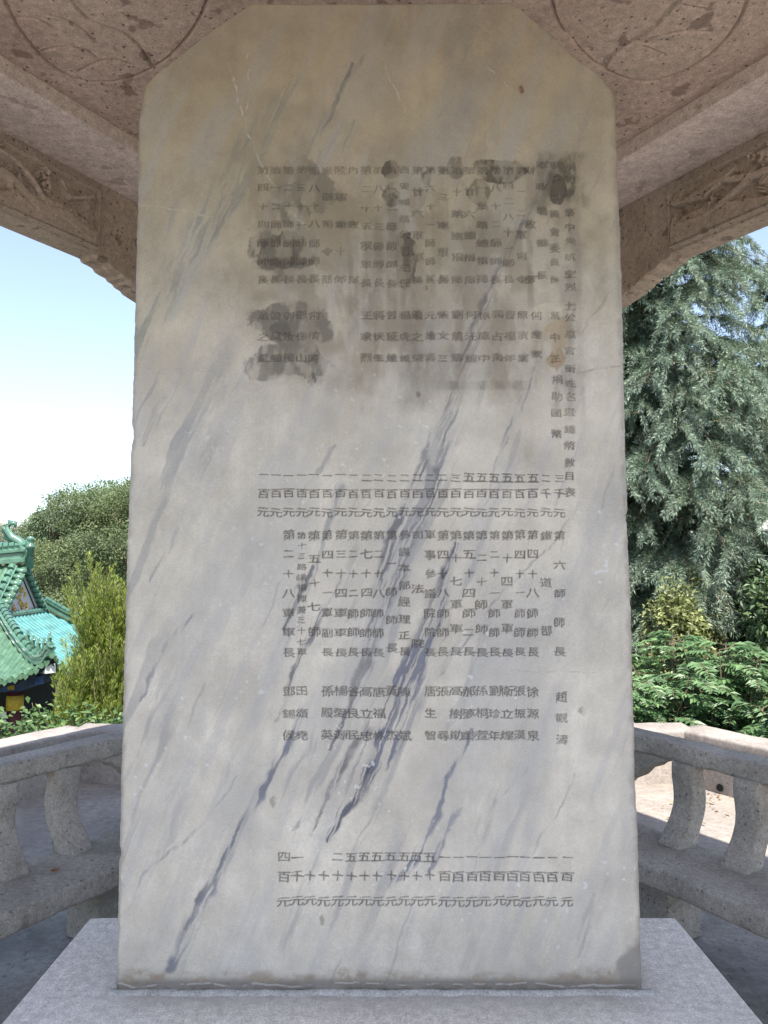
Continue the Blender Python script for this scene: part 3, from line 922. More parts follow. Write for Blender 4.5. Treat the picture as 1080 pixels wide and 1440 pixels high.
vein([(425, 1000, 6), (400, 1060, 12), (375, 1105, 12), (345, 1150, 9), (320, 1190, 14), (295, 1240, 14), (268, 1295, 12), (240, 1360, 8)], 1, .7, (.17, .18, .225))
vein([(345, 1150, 3), (318, 1182, 6), (290, 1235, 6), (262, 1300, 5)], 1, .6)
vein([(246, 1103, 5), (238, 1125, 6), (230, 1142, 3)], 1, .5, G)
vein([(330, 1090, 3), (300, 1130, 3), (260, 1180, 3), (200, 1240, 3), (180, 1280, 2)], 1, .45, G)
vein([(230, 560, 3), (216, 590, 7), (202, 620, 4)], 1, .55, G)
vein([(365, 500, 10), (320, 545, 16), (275, 590, 16), (245, 625, 8)], 1, .35, (.3, .31, .33))
vein([(275, 860, 4), (240, 905, 7), (215, 950, 6), (200, 985, 3)], 1, .6, G)
vein([(250, 745, 4), (230, 785, 7), (212, 815, 4)], 1, .55, G)
vein([(420, 110, 14), (375, 170, 30), (330, 240, 36), (285, 320, 34), (240, 390, 30), (205, 460, 30), (190, 495, 24)], 1, .52, (.25, .265, .24))
vein([(515, 75, 5), (470, 150, 8), (440, 200, 10), (425, 240, 14), (400, 290, 14)], 1, .5, (.27, .275, .26))
vein([(500, 85, 3), (476, 130, 5), (452, 190, 5), (440, 214, 3)], 1, .6, (.2, .2, .2))
vein([(380, 215, 6), (345, 265, 14), (300, 320, 12), (270, 365, 8)], 1, .5, (.23, .24, .225))
vein([(500, 170, 2), (488, 195, 4), (480, 222, 2)], 1, .5, G)
vein([(712, 132, 3), (695, 165, 4), (676, 210, 4), (668, 228, 3)], 1, .5, G)
vein([(640, 138, 2), (630, 150, 4), (620, 166, 3)], 1, .5, G)
vein([(668, 1030, 3), (655, 1062, 5), (635, 1105, 6), (620, 1150, 9), (600, 1192, 10), (575, 1225, 8), (552, 1250, 4)], 1, .75, (.2, .21, .255))
vein([(655, 1140, 3), (640, 1160, 7), (625, 1190, 9), (612, 1215, 8), (600, 1240, 4)], 1, .6, (.2, .21, .255))
vein([(800, 735, 2), (765, 775, 2), (715, 830, 3), (680, 870, 3), (640, 915, 3), (612, 955, 2)], 1, .6, G)
vein([(745, 1085, 3), (690, 1140, 4), (676, 1168, 8), (670, 1175, 3)], 1, .45, G)
vein([(815, 1090, 2), (785, 1145, 3), (760, 1195, 3), (745, 1235, 3)], 1, .45, G)
vein([(745, 1230, 6), (735, 1262, 10), (728, 1280, 4)], 1, .4, (.3, .31, .36))
vein([(835, 1260, 6), (822, 1310, 10), (812, 1345, 6)], 1, .35, G)
vein([(690, 945, 2), (760, 948, 2), (840, 948, 2)], 1, .35, (.35, .33, .31), .5)
vein([(320, 90, 2), (338, 150, 2.5), (352, 200, 2.5), (372, 230, 2.5), (395, 265, 2.5), (420, 303, 2.5), (430, 318, 1.5)], 1, .7, (.62, .58, .52), .4)
vein([(346, 75, 2), (350, 130, 2), (346, 160, 1.5)], 1, .6, (.62, .58, .52), .4)
vein([(540, 80, 2), (560, 120, 2.2), (576, 162, 2)], 1, .6, (.58, .54, .48), .4)
vein([(690, 90, 1.5), (718, 120, 1.5)], 1, .6, (.58, .54, .48), .4)
vein([(190, 518, 2), (260, 516, 2), (330, 522, 1.5)], 1, .35, (.38, .33, .28), .4)
vein([(190, 292, 1.5), (240, 298, 2), (296, 303, 2)], 1, .5, (.55, .5, .44), .4)
vein([(810, 522, 3), (840, 518, 3), (870, 517, 2)], 1, .55, (.3, .25, .2), .4)
vein([(815, 470, 3), (845, 435, 4), (865, 405, 3)], 1, .4, (.33, .28, .22), .6)
# deposits with a shape of their own: old rubbing ink and damp marks over the upper lists
def win(x, z, sx, sz):
    r0, r1 = np.searchsorted(zr, z - sz), np.searchsorted(zr, z + sz)
    c0, c1 = int((x - sx + .665) / 1.30 * NX) - 12, int((x + sx + .665) / 1.30 * NX) + 12
    return np.s_[max(0, r0):max(1, r1), max(0, c0):max(1, min(NX, c1))]
def region(px, py, rx, ry, soft, amt, c, nsc=12., seed=1., namp=.5, round_=False):
    x, z = meas(px, py)
    sx, sz = rx * 1.755e-3, ry * 1.755e-3
    q = 1 + soft + namp * 1.5
    W = win(x, z, sx * q, sz * q)
    g, h = GXs[W], GZs[W]
    nn = (fbm2(g, h, nsc, octv=6, seed=seed) - .5) * namp * 3
    u_, v_ = (g - x) / sx, (h - z) / sz
    d = (np.hypot(u_, v_) if round_ else np.maximum(np.abs(u_), np.abs(v_))) + nn
    n2_ = fbm2(g, h, nsc * 2.2, nsc * 1.0, octv=5, seed=seed + 3.3)
    a = np.clip(sstep(1 + soft, 1 - soft, d) * amt * (.45 + 1.0 * sstep(.40, .58, n2_)), 0, .92)[..., None]
    colr[W] = colr[W] * (1 - a) + np.array(c) * a
def blob(px, py, rx, ry, amt, c, nsc=20., seed=1., namp=.45, soft=.07):
    region(px, py, rx, ry, soft, amt, c, nsc, seed, namp, True)
DK = (.10, .086, .066); DG = (.175, .157, .125)
region(590, 385, 222, 150, .30, .42, (.225, .185, .13), 9, 81.)
region(802, 400, 16, 170, .25, .30, (.22, .195, .165), 20, 82., .25)
region(790, 250, 30, 36, .4, .6, DK, 16, 83.)
blob(400, 332, 50, 58, .78, DG, 16, 84., .55, .08); blob(392, 350, 38, 26, .62, DK, 18, 84.5, .6); region(405, 372, 46, 7, .3, .5, DK, 20, 84.8, .5)
blob(425, 268, 44, 40, .5, DG, 15, 85., .6)
blob(415, 452, 58, 34, .70, DG, 16, 86., .55, .08); blob(415, 462, 48, 14, .5, DK, 18, 86.5, .6); blob(412, 500, 56, 30, .62, DG, 16, 87., .55, .06); blob(372, 520, 24, 18, .5, DG, 20, 88., .6)
blob(550, 236, 12, 14, .85, DK, 30, 89.); blob(551, 275, 13, 18, .8, DK, 30, 90.); blob(570, 366, 15, 42, .72, DK, 20, 91.); blob(600, 250, 7, 9, .5, DK, 30, 92.)
blob(700, 240, 40, 16, .75, DK, 18, 93.); blob(672, 270, 18, 18, .45, DK, 18, 94.); blob(785, 268, 11, 22, .8, DK, 22, 95.)
blob(640, 235, 12, 16, .4, DK, 22, 96.)
region(672, 542, 66, 6, .4, .38, DG, 20, 97., .15); region(640, 520, 60, 24, .5, .22, DG, 12, 98.)
for i, (px, y0, y1, wd, am) in enumerate([(520, 300, 520, 10, .3), (533, 300, 420, 7, .3), (551, 260, 470, 8, .35), (576, 380, 540, 14, .3), (590, 440, 560, 16, .25), (497, 330, 470, 7, .3), (614, 300, 440, 7, .2), (650, 300, 500, 9, .2), (688, 330, 520, 9, .25), (762, 230, 300, 7, .35), (704, 420, 520, 8, .25), (745, 300, 430, 4, .35), (500, 520, 580, 10, .2), (680, 255, 400, 10, .25)]):
    region(px, (y0 + y1) / 2, wd, (y1 - y0) / 2, .5, am, DG, 14, 101. + i, .35)
blob(772, 437, 28, 11, .6, (.55, .50, .40), 22, 120.); blob(760, 470, 34, 26, .25, (.52, .47, .38), 18, 121.)
blob(782, 500, 13, 15, .5, (.31, .21, .11), 30, 122., .6, .15); blob(784, 470, 22, 24, .35, (.38, .28, .16), 22, 123.)
for i, (px, py, r, a) in enumerate([(752, 82, 5, .6), (732, 127, 4, .7), (628, 66, 2.5, .5), (440, 532, 6, .6), (818, 1000, 4, .35), (384, 1128, 5, .3), (452, 1296, 4, .35), (848, 120, 22, .0), (598, 405, 3, .5), (588, 555, 3, .4)]):
    blob(px, py, r, r * 1.4, a, (.2, .13, .08) if py < 200 else DK, 70, 130. + i, .7, .3)
# rubbing ink left round the upper characters
def blur(a, r, axis):
    c = np.cumsum(np.pad(a, [(r + 1, r) if i == axis else (0, 0) for i in (0, 1)], mode='edge'), axis)
    return (np.take(c, range(2 * r + 1, c.shape[axis]), axis) - np.take(c, range(0, c.shape[axis] - 2 * r - 1), axis)) / (2 * r + 1)
up_ = np.where((BK == 1) | (BK == 2), IK, 0).astype(np.float64)
b1 = blur(blur(blur(blur(up_, 3, 0), 4, 1), 4, 0), 3, 1); b2 = blur(blur(up_, 16, 0), 7, 1)
ha = sstep(.12, .5, b1) * .50 * (.25 + 1.1 * sstep(.40, .62, fbm2(GXs, GZs, 10, octv=4, seed=160.))) + sstep(.10, .36, b2) * .50 * sstep(.44, .60, fbm2(GXs, GZs, 9, 6, octv=5, seed=161.))
ha = ha * sstep(1.72, 1.86, GZs)
ha = np.clip(ha, 0, .8)[..., None]
colr[:] = colr * (1 - ha) + np.array([.135, .12, .10]) * ha
# chipped pale flecks
fl = sstep(.74, .80, fbm2(GXs, GZs, 75, octv=2, seed=140.)) * sstep(.45, .6, fbm2(GXs, GZs, 4, octv=2, seed=141.)) * sstep(2.3, 1.6, GZs)
colr[:] = colr * (1 - fl[..., None] * .6) + np.array([.68, .68, .68]) * fl[..., None] * .6
# damp band along the foot, dark right foot, brownish arrises
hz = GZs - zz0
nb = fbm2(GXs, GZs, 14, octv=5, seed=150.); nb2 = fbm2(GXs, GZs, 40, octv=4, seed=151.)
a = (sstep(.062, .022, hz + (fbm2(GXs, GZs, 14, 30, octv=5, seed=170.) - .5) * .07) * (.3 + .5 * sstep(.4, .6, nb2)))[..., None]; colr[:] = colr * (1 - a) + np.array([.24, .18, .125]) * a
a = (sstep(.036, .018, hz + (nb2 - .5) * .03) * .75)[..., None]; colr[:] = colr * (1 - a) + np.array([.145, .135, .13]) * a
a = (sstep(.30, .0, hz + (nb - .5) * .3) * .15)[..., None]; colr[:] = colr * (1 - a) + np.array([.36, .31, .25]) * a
cr = np.abs(hz - .016 - (nb - .5) * .03); a = (sstep(.003, .001, cr) * .5 * sstep(.45, .55, nb2))[..., None]; colr[:] = colr * (1 - a) + np.array([.6, .58, .55]) * a
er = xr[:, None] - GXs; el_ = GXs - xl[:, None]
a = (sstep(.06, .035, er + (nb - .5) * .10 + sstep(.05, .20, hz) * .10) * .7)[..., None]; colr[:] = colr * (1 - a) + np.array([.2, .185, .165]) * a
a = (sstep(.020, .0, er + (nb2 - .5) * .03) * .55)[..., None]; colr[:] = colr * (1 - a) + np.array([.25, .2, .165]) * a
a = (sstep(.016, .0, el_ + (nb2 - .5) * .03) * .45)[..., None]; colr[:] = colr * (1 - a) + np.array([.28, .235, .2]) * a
# grime held in the cut strokes
gi = (np.clip(IK * 1.15, 0, 1) * (.66 + .3 * (nb - .5) + .16 * sstep(2.0, 1.6, GZs) - .30 * sstep(1.75, 1.95, GZs)))[..., None]
colr[:] = colr * (1 - gi) + np.array([.115, .10, .085]) * gi

depth = .0034 * sstep(.1, .8, IK) + .0022 * (n_b - .5) + .0005 * (n_f - .5) + .012 * (n_a - .5)
chamf = sstep(.012, 0, np.minimum(er, el_)) ** 2 * .010 * (.5 + nb) + sstep(.012, 0, zz1 - GZs) ** 2 * .01
foot = sstep(.03, .0, hz) * .004 * nb2
dm = sstep(.9, .2, np.hypot((GXs - meas(778, 485)[0]) / .05, (GZs - meas(778, 485)[1]) / .07) + (nb - .5)) * .005
YF = SD + depth + chamf + foot + dm
Vf = np.stack([GXs, YF, GZs], -1).reshape(-1, 3)
Ff = grid_faces(NZ, NX)
fb = BK.ravel()[Ff[:, 0]]; fi = IK.ravel()[Ff].mean(1)
fblk = np.where(fi > .33, fb, 0)

M_marble, n, b = newmat('veined_marble')
at = N(n, 'ShaderNodeAttribute', attribute_name='stone')
tc = N(n, 'ShaderNodeTexCoord')
nn1 = noise(n, tc.outputs['Object'], 260, 3, .6)
rr = ramp(n, [(.3, (.91, .91, .91)), (.7, (1.09, 1.09, 1.09))]); n.links.new(nn1.outputs[0], rr.inputs[0])
n.links.new(mixc(n, 1., at.outputs['Color'], rr.outputs[0], 'MULTIPLY'), b.inputs['Base Color'])
b.inputs['Roughness'].default_value = .45; b.inputs['Specular IOR Level'].default_value = .35
bp = N(n, 'ShaderNodeBump'); bp.inputs['Strength'].default_value = .12; bp.inputs['Distance'].default_value = .003
n.links.new(nn1.outputs[0], bp.inputs['Height']); n.links.new(bp.outputs[0], b.inputs['Normal'])

stele = empty('stele', (-.01, SD + ST / 2, .5), 'tall grey veined marble stele engraved with columns of Chinese characters', 'stele')
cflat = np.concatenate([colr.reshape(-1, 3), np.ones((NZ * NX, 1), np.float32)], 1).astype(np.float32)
def sub_mesh(name, sel, extraV=None, extraF=None, extraC=None):
    F = Ff[sel]
    used = np.zeros(len(Vf), bool); used[F] = True
    idx = np.cumsum(used) - 1
    V = Vf[used]; Cc = cflat[used]; Fn = idx[F]
    if extraV is not None:
        Fn = np.vstack([Fn, extraF + len(V)]); V = np.vstack([V, extraV]); Cc = np.vstack([Cc, extraC])
    me = np_mesh(name, V, Fn)
    ca = me.color_attributes.new('stone', 'FLOAT_COLOR', 'POINT')
    ca.data.foreach_set('color', Cc.astype(np.float32).ravel())
    return link_mesh(name, me, M_marble, stele)
# sides, top and back: ring of the front border pushed back
ring = np.concatenate([np.arange(NX), NX * np.arange(1, NZ) + NX - 1, (NZ - 1) * NX + np.arange(NX - 2, -1, -1), NX * np.arange(NZ - 2, 0, -1)])
steps = 8
RV = []; RC = []
for i in range(steps + 1):
    q = Vf[ring].copy(); t = i / steps
    if i: q[:, 1] = SD + ST * t
    q[:, 0] += (fbm(q * 14, 3) - .5) * .010 * min(1, i)
    RV.append(q); RC.append(cflat[ring])
nr = len(ring); RV = np.vstack(RV); RC = np.vstack(RC)
i_ = np.arange(nr); j_ = (i_ + 1) % nr
RF = np.vstack([np.stack([k * nr + j_, k * nr + i_, (k + 1) * nr + i_, (k + 1) * nr + j_], -1) for k in range(steps)])
# back face: strips between left and right border rows
lrow = np.concatenate([[0], np.arange(nr - 1, nr - 1 - (NZ - 2), -1), [NX + NZ - 2 + NX - 1]])
rrow = np.concatenate([[NX - 1], NX + np.arange(NZ - 1)])
B0 = steps * nr
BF = np.stack([B0 + lrow[:-1], B0 + lrow[1:], B0 + rrow[1:], B0 + rrow[:-1]], -1)
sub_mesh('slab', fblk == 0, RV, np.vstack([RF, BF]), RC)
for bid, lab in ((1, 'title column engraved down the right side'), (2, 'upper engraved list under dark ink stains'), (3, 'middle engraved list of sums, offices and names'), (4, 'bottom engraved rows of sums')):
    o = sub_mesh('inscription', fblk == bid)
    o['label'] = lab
# lime mortar at the slab's foot
m = MB()
path = [Vector((-.655 + 1.29 * i / 160, SD - .002 - .006 * float(vnoise(np.array([i * .21, 1., 1.]))), .5)) for i in range(161)]
m.sweep([(-.012, -.002), (-.007, .004), (0, .008), (.008, .007), (.012, -.002)], path, lambda i: (Vector((0, 1, 0)), Vector((0, 0, 1))), .003, 60)
m.build('mortar_joint', stone('lime_mortar', [(.36, .34, .32), (.5, .48, .46), (.6, .58, .56)], 20, .3, 90), stele, smooth=True)

# ------------------------------------------------------------------ green-tiled hall down the slope on the left
M_glaze = None
def glaze(name, c0, c1, rough=.22):
    m, n, b = newmat(name)
    tc = N(n, 'ShaderNodeTexCoord')
    n1 = noise(n, tc.outputs['Object'], 5, 5, .7)
    v = N(n, 'ShaderNodeTexVoronoi'); v.inputs['Scale'].default_value = 4.2; n.links.new(tc.outputs['Object'], v.inputs['Vector'])
    r = ramp(n, [(.3, c0), (.7, c1)]); n.links.new(n1.outputs[0], r.inputs[0])
    r2 = ramp(n, [(0, (.75, .75, .75)), (1, (1.2, 1.2, 1.2))]); n.links.new(v.outputs['Color'], r2.inputs[0])
    n.links.new(mixc(n, 1., r.outputs[0], r2.outputs[0], 'MULTIPLY'), b.inputs['Base Color'])
    b.inputs['Roughness'].default_value = rough
    b.inputs['Coat Weight'].default_value = .6 if rough < .5 else .0; b.inputs['Coat Roughness'].default_value = .15
    return m
M_gl = glaze('green_glazed_tile', (.045, .10, .06), (.10, .19, .12))
M_glr = glaze('green_glazed_ridge', (.05, .12, .085), (.09, .19, .135))
M_gl_sky = glaze('green_glazed_tile_sky', (.035, .15, .155), (.06, .22, .22), .6)  # green tile with its turquoise sky reflection painted into the colour
M_gable = plain('gable_plaster', (.50, .45, .45), .9, .12, 4)
M_gold = plain('ochre_relief', (.50, .33, .10), .7, .3, 9)
M_redw = plain('dark_red_paint', (.09, .03, .03), .6, .3, 5)
M_blue = plain('blue_paint', (.05, .10, .28), .6, .4, 6)
M_teal = plain('teal_paint', (.04, .16, .15), .6, .35, 9)
M_white = plain('white_paint', (.6, .6, .58), .6, .1, 5)
M_yel = plain('yellow_paint', (.52, .36, .05), .6, .3, 12)
M_dark = plain('dark_eave_wood', (.02, .024, .03), .8, .3, 5)

XG, YR = -10.06, 21.85           # gable plane, ridge line
HE, WE = 2.44, 3.79              # end overhang, half depth
X_E, Y_F, Y_B = XG + HE, YR - WE, YR + WE
XW = -20.5
hall = empty('temple_hall', (X_E, Y_F, -4.4), 'old hall with green glazed hip and gable roof below the terrace', 'temple')
def rise(d): return -1.22 + .40 * d + .088 * d * d
def lift(dx, dy): return .62 * np.exp(-np.maximum(dx, dy) / .55) * np.exp(-np.minimum(dx, dy) / .9) + .12 * np.exp(-np.maximum(dx, dy) / 1.6)
def tileprof(s, per=.235): 
    f = np.abs(((s / per) % 1) - .5) * 2           # 0 at the middle of a cover tile
    return .062 * np.sqrt(np.clip(1 - (f / .62) ** 2, 0, 1))
def steps_(d, per=.30): return .020 * (1 - ((d / per) % 1))
# front slope
def slope(axis, mat, name):
    if axis == 'front':
        nu, nd = 640, 90
        U_ = np.linspace(XW, X_E, nu); D_ = np.linspace(0, WE, nd)
        u, d = np.meshgrid(U_, D_)
        dend = X_E - u
        lim = np.where(u > XG + .22, np.minimum(dend, HE), WE)
        dd = np.minimum(d, lim)
        x, y = u, Y_F + dd
        z = rise(dd) + lift(dend, dd) + tileprof(u) + steps_(dd)
    elif axis == 'back':
        nu, nd = 200, 30
        u, d = np.meshgrid(np.linspace(XW, X_E, nu), np.linspace(0, WE, nd))
        dend = X_E - u; lim = np.where(u > XG + .22, np.minimum(dend, HE), WE); dd = np.minimum(d, lim)
        x, y = u, Y_B - dd; z = rise(dd) + lift(dend, dd)
    else:
        nu, nd = 620, 70
        u, d = np.meshgrid(np.linspace(Y_F, Y_B, nu), np.linspace(0, HE + .05, nd))
        de = np.minimum(u - Y_F, Y_B - u); dd = np.minimum(d, de)
        x, y = X_E - dd, u; z = rise(dd) + lift(de, dd) + tileprof(u) + steps_(dd)
    return link_mesh(name, np_mesh(name, np.stack([x, y, z], -1).reshape(-1, 3), grid_faces(nd, nu)), mat, hall)
slope('front', M_gl, 'roof_slope'); slope('end', M_gl_sky, 'roof_slope'); slope('back', M_gl, 'roof_slope')
# thickness under the tiles: dark boarding and the row of eave tiles
m = MB()
def eave_pts(axis, n):
    P = []
    for i in range(n):
        if axis == 'front': x = XW + (X_E - XW) * i / (n - 1); P.append((x, Y_F, rise(0) + float(lift(X_E - x, 0.))))
        else: y = Y_F + (Y_B - Y_F) * i / (n - 1); P.append((X_E, y, rise(0) + float(lift(min(y - Y_F, Y_B - y), 0.))))
    return [Vector(p) for p in P]
for ax, nrm in (('front', Vector((0, 1, 0))), ('end', Vector((-1, 0, 0)))):
    P = eave_pts(ax, 60)
    ins_ = [min(1.5, (X_E - p.x) if ax == 'front' else min(p.y - Y_F, Y_B - p.y)) for p in P]
    V = [p + Vector((0, 0, -.05)) + nrm * .03 for p in P] + [p + Vector((0, 0, -.14)) + nrm * .03 for p in P] + [p + Vector((0, 0, .10)) + nrm * (.03 + q) for p, q in zip(P, ins_)]
    n_ = len(P)
    for i, p in enumerate(P):   # board follows the lift less further in
        V[2 * n_ + i].z = p.z - .10 + ins_[i] * .22
    m.add(V, [(i, i + 1, n_ + i + 1, n_ + i) for i in range(n_ - 1)] + [(n_ + i, n_ + i + 1, 2 * n_ + i + 1, 2 * n_ + i) for i in range(n_ - 1)])
m.build('eave_boarding', M_dark, hall)
m = MB()
for ax in ('front', 'end'):
    lo, hi = (XW, X_E) if ax == 'front' else (Y_F, Y_B)
    per = .235
    k0 = math.ceil(lo / per)
    while k0 * per < hi:
        for sft, kind in ((.5, 'round'), (0., 'drop')):
            s_ = (k0 + sft) * per
            if s_ >= hi: continue
            if ax == 'front': e = X_E - s_; p = Vector((s_, Y_F - .012, 0)); t_ = Vector((1, 0, 0)); o_ = Vector((0, -1, 0))
            else: e = min(s_ - Y_F, Y_B - s_); p = Vector((X_E + .012, s_, 0)); t_ = Vector((0, 1, 0)); o_ = Vector((1, 0, 0))
            z0 = rise(0) + float(lift(max(e, 0.), 0.))
            if kind == 'round':
                c = p + Vector((0, 0, z0 + .01)); pts = [(.068 * math.cos(a), .068 * math.sin(a)) for a in np.linspace(0, 2 * math.pi, 11)[:-1]]
            else:
                c = p + Vector((0, 0, z0)); pts = [(-.075, .02), (.075, .02), (.06, -.05), (0, -.115), (-.06, -.05)]
            n_ = len(pts)
            V = [c + t_ * a + Vector((0, 0, b_)) for a, b_ in pts] + [c + o_ * .03 + t_ * a + Vector((0, 0, b_)) for a, b_ in pts]
            m.add(V, [tuple(range(n_)), tuple(range(2 * n_ - 1, n_ - 1, -1))] + [(i, n_ + i, n_ + (i + 1) % n_, (i + 1) % n_) for i in range(n_)])
        k0 += 1
m.build('eave_tile', M_gl, hall)
# ridges: built-up bands with a rolled top
def ridge(pts, wd, ht, name, roll=True, segs=True):
    m = MB(); pts = [Vector(p) for p in pts]
    prof = [(-.5, 0), (-.5, .22), (-.38, .26), (-.38, .5), (-.55, .56), (-.55, .68), (-.3, .74), (-.28, .88), (0, 1.0), (.28, .88), (.3, .74), (.55, .68), (.55, .56), (.38, .5), (.38, .26), (.5, .22), (.5, 0)]
    def fr(i):
        t = (pts[min(i + 1, len(pts) - 1)] - pts[max(i - 1, 0)]); t.z = 0; t.normalize()
        return Vector((-t.y, t.x, 0)), Vector((0, 0, 1))
    m.sweep([(a * wd, b * ht) for a, b in prof], pts, fr)
    if segs:   # rolled cap tiles along the top
        L = 0
        for a, b in zip(pts[:-1], pts[1:]):
            n = max(1, int((b - a).length / .16))
            for q in range(n):
                p = a.lerp(b, (q + .5) / n); d = (b - a).normalized()
                m.tube([p + Vector((0, 0, ht * .93)) - d * .072, p + Vector((0, 0, ht * .93)) + d * .072], [wd * .36, wd * .42], 8)
    return m.build(name, M_glr, hall, smooth=False)
def curve_d(x, y, d): return Vector((x, y, rise(d)))
ridge([(x, YR, rise(WE) + .02 + .10 * math.exp(-(XG - x) / .8)) for x in np.linspace(XW, XG + .15, 14)], .34, .52, 'main_ridge')
vr = []
for sgn in (-1, 1):
    pts = [(XG + .05, YR + sgn * (WE - d), rise(d) + .03) for d in np.linspace(WE - .15, HE - .15, 8)]
    pts = [(q[0] - .22, q[1], q[2]) for q in pts]
    ridge(pts, .22, .24, 'descending_ridge')
    hp = [(XG + .1 + (HE - .2) * t, YR + sgn * (WE - HE + .1 + (HE - .2) * t), rise(HE * (1 - t)) + .04 + float(lift(HE * (1 - t), HE * (1 - t))) * .9) for t in np.linspace(0, 1, 12)]
    ho = ridge(hp, .22, .30, 'hip_ridge')
    if sgn < 0:
        for q, t in enumerate((.58, .68, .78, .88, .97)):
            i = t * 11; a, b = Vector(hp[int(i)]), Vector(hp[min(11, int(i) + 1)])
            p = a.lerp(b, i % 1) + Vector((0, 0, .30))
            m = MB(); m.lathe(p, [(.05, 0), (.06, .05), (.045, .11), (.06, .16), (.05, .2), (.025, .25), (.035, .28), (.01, .32)], 8)
            d = Vector((.7, -.7, 0)); m.tube([p + Vector((0, 0, .17)), p + d * .07 + Vector((0, 0, .2)), p + d * .11 + Vector((0, 0, .17))], [.035, .03, .015], 6)
            m.build('roof_figurine', M_glr, ho, smooth=True)
    # oblique row of rake tiles on the gable edge
    m = MB()
    for d in np.arange(HE, WE - .05, .17):
        y = YR + sgn * (WE - d); z = rise(d) + .02
        m.tube([(XG - .1, y, z + .06), (XG + .20, y, z - .0)], [.08, .08], 8)
    m.build('rake_tile', M_glr, hall, smooth=True)
# ridge-end dragon ornament: scrolled finial
m = MB()
base = Vector((XG - .25, YR, rise(WE) + .42))
pts = [base + Vector((.30, 0, -.3)), base + Vector((.33, 0, .02)), base + Vector((.18, 0, .28)), base + Vector((-.05, 0, .40)), base + Vector((-.22, 0, .62)), base + Vector((-.12, 0, .82)), base + Vector((.04, 0, .80)), base + Vector((.02, 0, .68))]
m.tube(pts, [.15, .15, .13, .12, .11, .10, .07, .04], 8)
m.tube([base + Vector((.32, 0, -.15)), base + Vector((.44, 0, .12)), base + Vector((.42, 0, .34)), base + Vector((.46, 0, .42))], [.12, .09, .07, .03], 7)
for i in range(4): m.tube([base + Vector((-.05 - .05 * i, 0, .2 + .12 * i)), base + Vector((-.25 - .04 * i, 0, .3 + .14 * i))], [.07, .02], 6)
m.build('ridge_ornament', M_glr, hall, smooth=True)
m = MB(); c = Vector((XG + .22, YR, rise(WE) + .25)); m.lathe(c, [(.10, -.3), (.11, .25), (.14, .28), (.14, .34), (.08, .37), (.07, .45), (.10, .5), (.10, .58), (.04, .6)], 10)
m.build('ridge_finial', M_glr, hall, smooth=True)
# gable wall with ochre relief and a little skirt ridge
zb = rise(HE)
m = MB(); hw = WE - HE
V = [(XG, YR - hw, zb - .05), (XG, YR + hw, zb - .05)]
arc = [(XG, YR + (WE - d) * s_, rise(d) - .02) for s_, ds in ((1, np.linspace(HE, WE, 7)), (-1, np.linspace(WE, HE, 7)[1:])) for d in ds]
P = [Vector((XG, YR - hw, zb - .1))] + [Vector((XG, YR + hw, zb - .1))] + [Vector(a) for a in arc[1:-1]]
n_ = len(P); V = P + [p + Vector((-.3, 0, 0)) for p in P]
m.add(V, [tuple(range(n_)), tuple(range(2 * n_ - 1, n_ - 1, -1))] + [(i, n_ + i, n_ + (i + 1) % n_, (i + 1) % n_) for i in range(n_)])
gw = m.build('gable', M_gable, hall)
m = MB()
rg = random.Random(3)
for i in range(13):      # scrolling foliage in low relief, kept inside a triangle
    v_ = rg.uniform(.12, .66); u_ = rg.uniform(-1, 1) * (.66 - v_ * .8) * .8
    c = Vector((XG + .02, YR + u_, zb + v_)); r = rg.uniform(.04, .085)
    m.tube([c + Vector((0, r * math.cos(a), r * math.sin(a))) for a in np.linspace(rg.random() * 6, 6 + rg.random() * 2, 9)], [.03] * 8 + [.01], 5)
m.build('gable_relief', M_gold, gw)
m = MB()
for sgn in (-1, 1): m.tube([(XG + .015, YR + sgn * .98, zb + .05), (XG + .015, YR, zb + 1.02)], .018, 5)
m.build('gable_moulding', M_dark, gw)
ridge([(XG + .1, YR - hw + .1 + (2 * hw - .2) * i / 6, zb - .12) for i in range(7)], .16, .15, 'skirt_ridge', segs=True)
# below the eaves
m = MB(); m.box((-15.5, YR + .3, -2.6), (11, 4.4, 3.6)); m.build('wall', M_dark, hall)
m = MB(); m.box((-15.2, Y_F + 1.35, -1.30), (12.6, .22, .42)); m.build('beam', M_blue, hall)
m = MB(); m.box((X_E - 1.4, YR, -1.30), (.22, 5.0, .42)); m.build('beam', M_blue, hall)
for i in range(14):
    m = MB(); m.box((-9.1 - .42 * i, Y_F + 1.225, -1.30), (.16, .03, .30)); m.build('painted_panel', M_yel, hall)
for cx in (-9.05, -11.9, -14.8):
    m = MB(); m.lathe((cx, Y_F + 1.35, -4.4), [(.24, 0), (.24, .1), (.2, .16), (.19, 2.9)], 16); cl_ = m.build('column', M_redw, hall, smooth=True)
    m = MB(); m.lathe((cx, Y_F + 1.35, -1.95), [(.2, 0), (.2, .35)], 16); m.build('column_band', M_yel, cl_, smooth=True)
m = MB()
m.box((X_E - .62, Y_F + .62, -.93), (1.5, .16, .16), rz=R_(-45), ry=R_(-12)); m.box((X_E - .85, Y_F + .85, -1.12), (1.0, .2, .2), rz=R_(-45))
m.build('corner_bracket', M_blue, hall, bevel=.01)
m = MB(); m.box((X_E - .20, Y_F + .20, -.80), (.34, .24, .22), rz=R_(-45)); m.build('bracket_end', M_white, hall, bevel=.01)
for i in range(9):
    m = MB(); m.box((X_E - 1.35 - .5 * i, Y_F + .98, -1.02), (.18, .55, .10)); m.box((X_E - 1.35 - .5 * i, Y_F + 1.08, -1.13), (.30, .10, .10)); m.build('eave_bracket', M_teal, hall)
m = MB(); m.box((-9.45, Y_F + 1.10, -2.35), (.62, .05, .78)); pn = m.build('painted_board', M_white, hall)
m = MB()
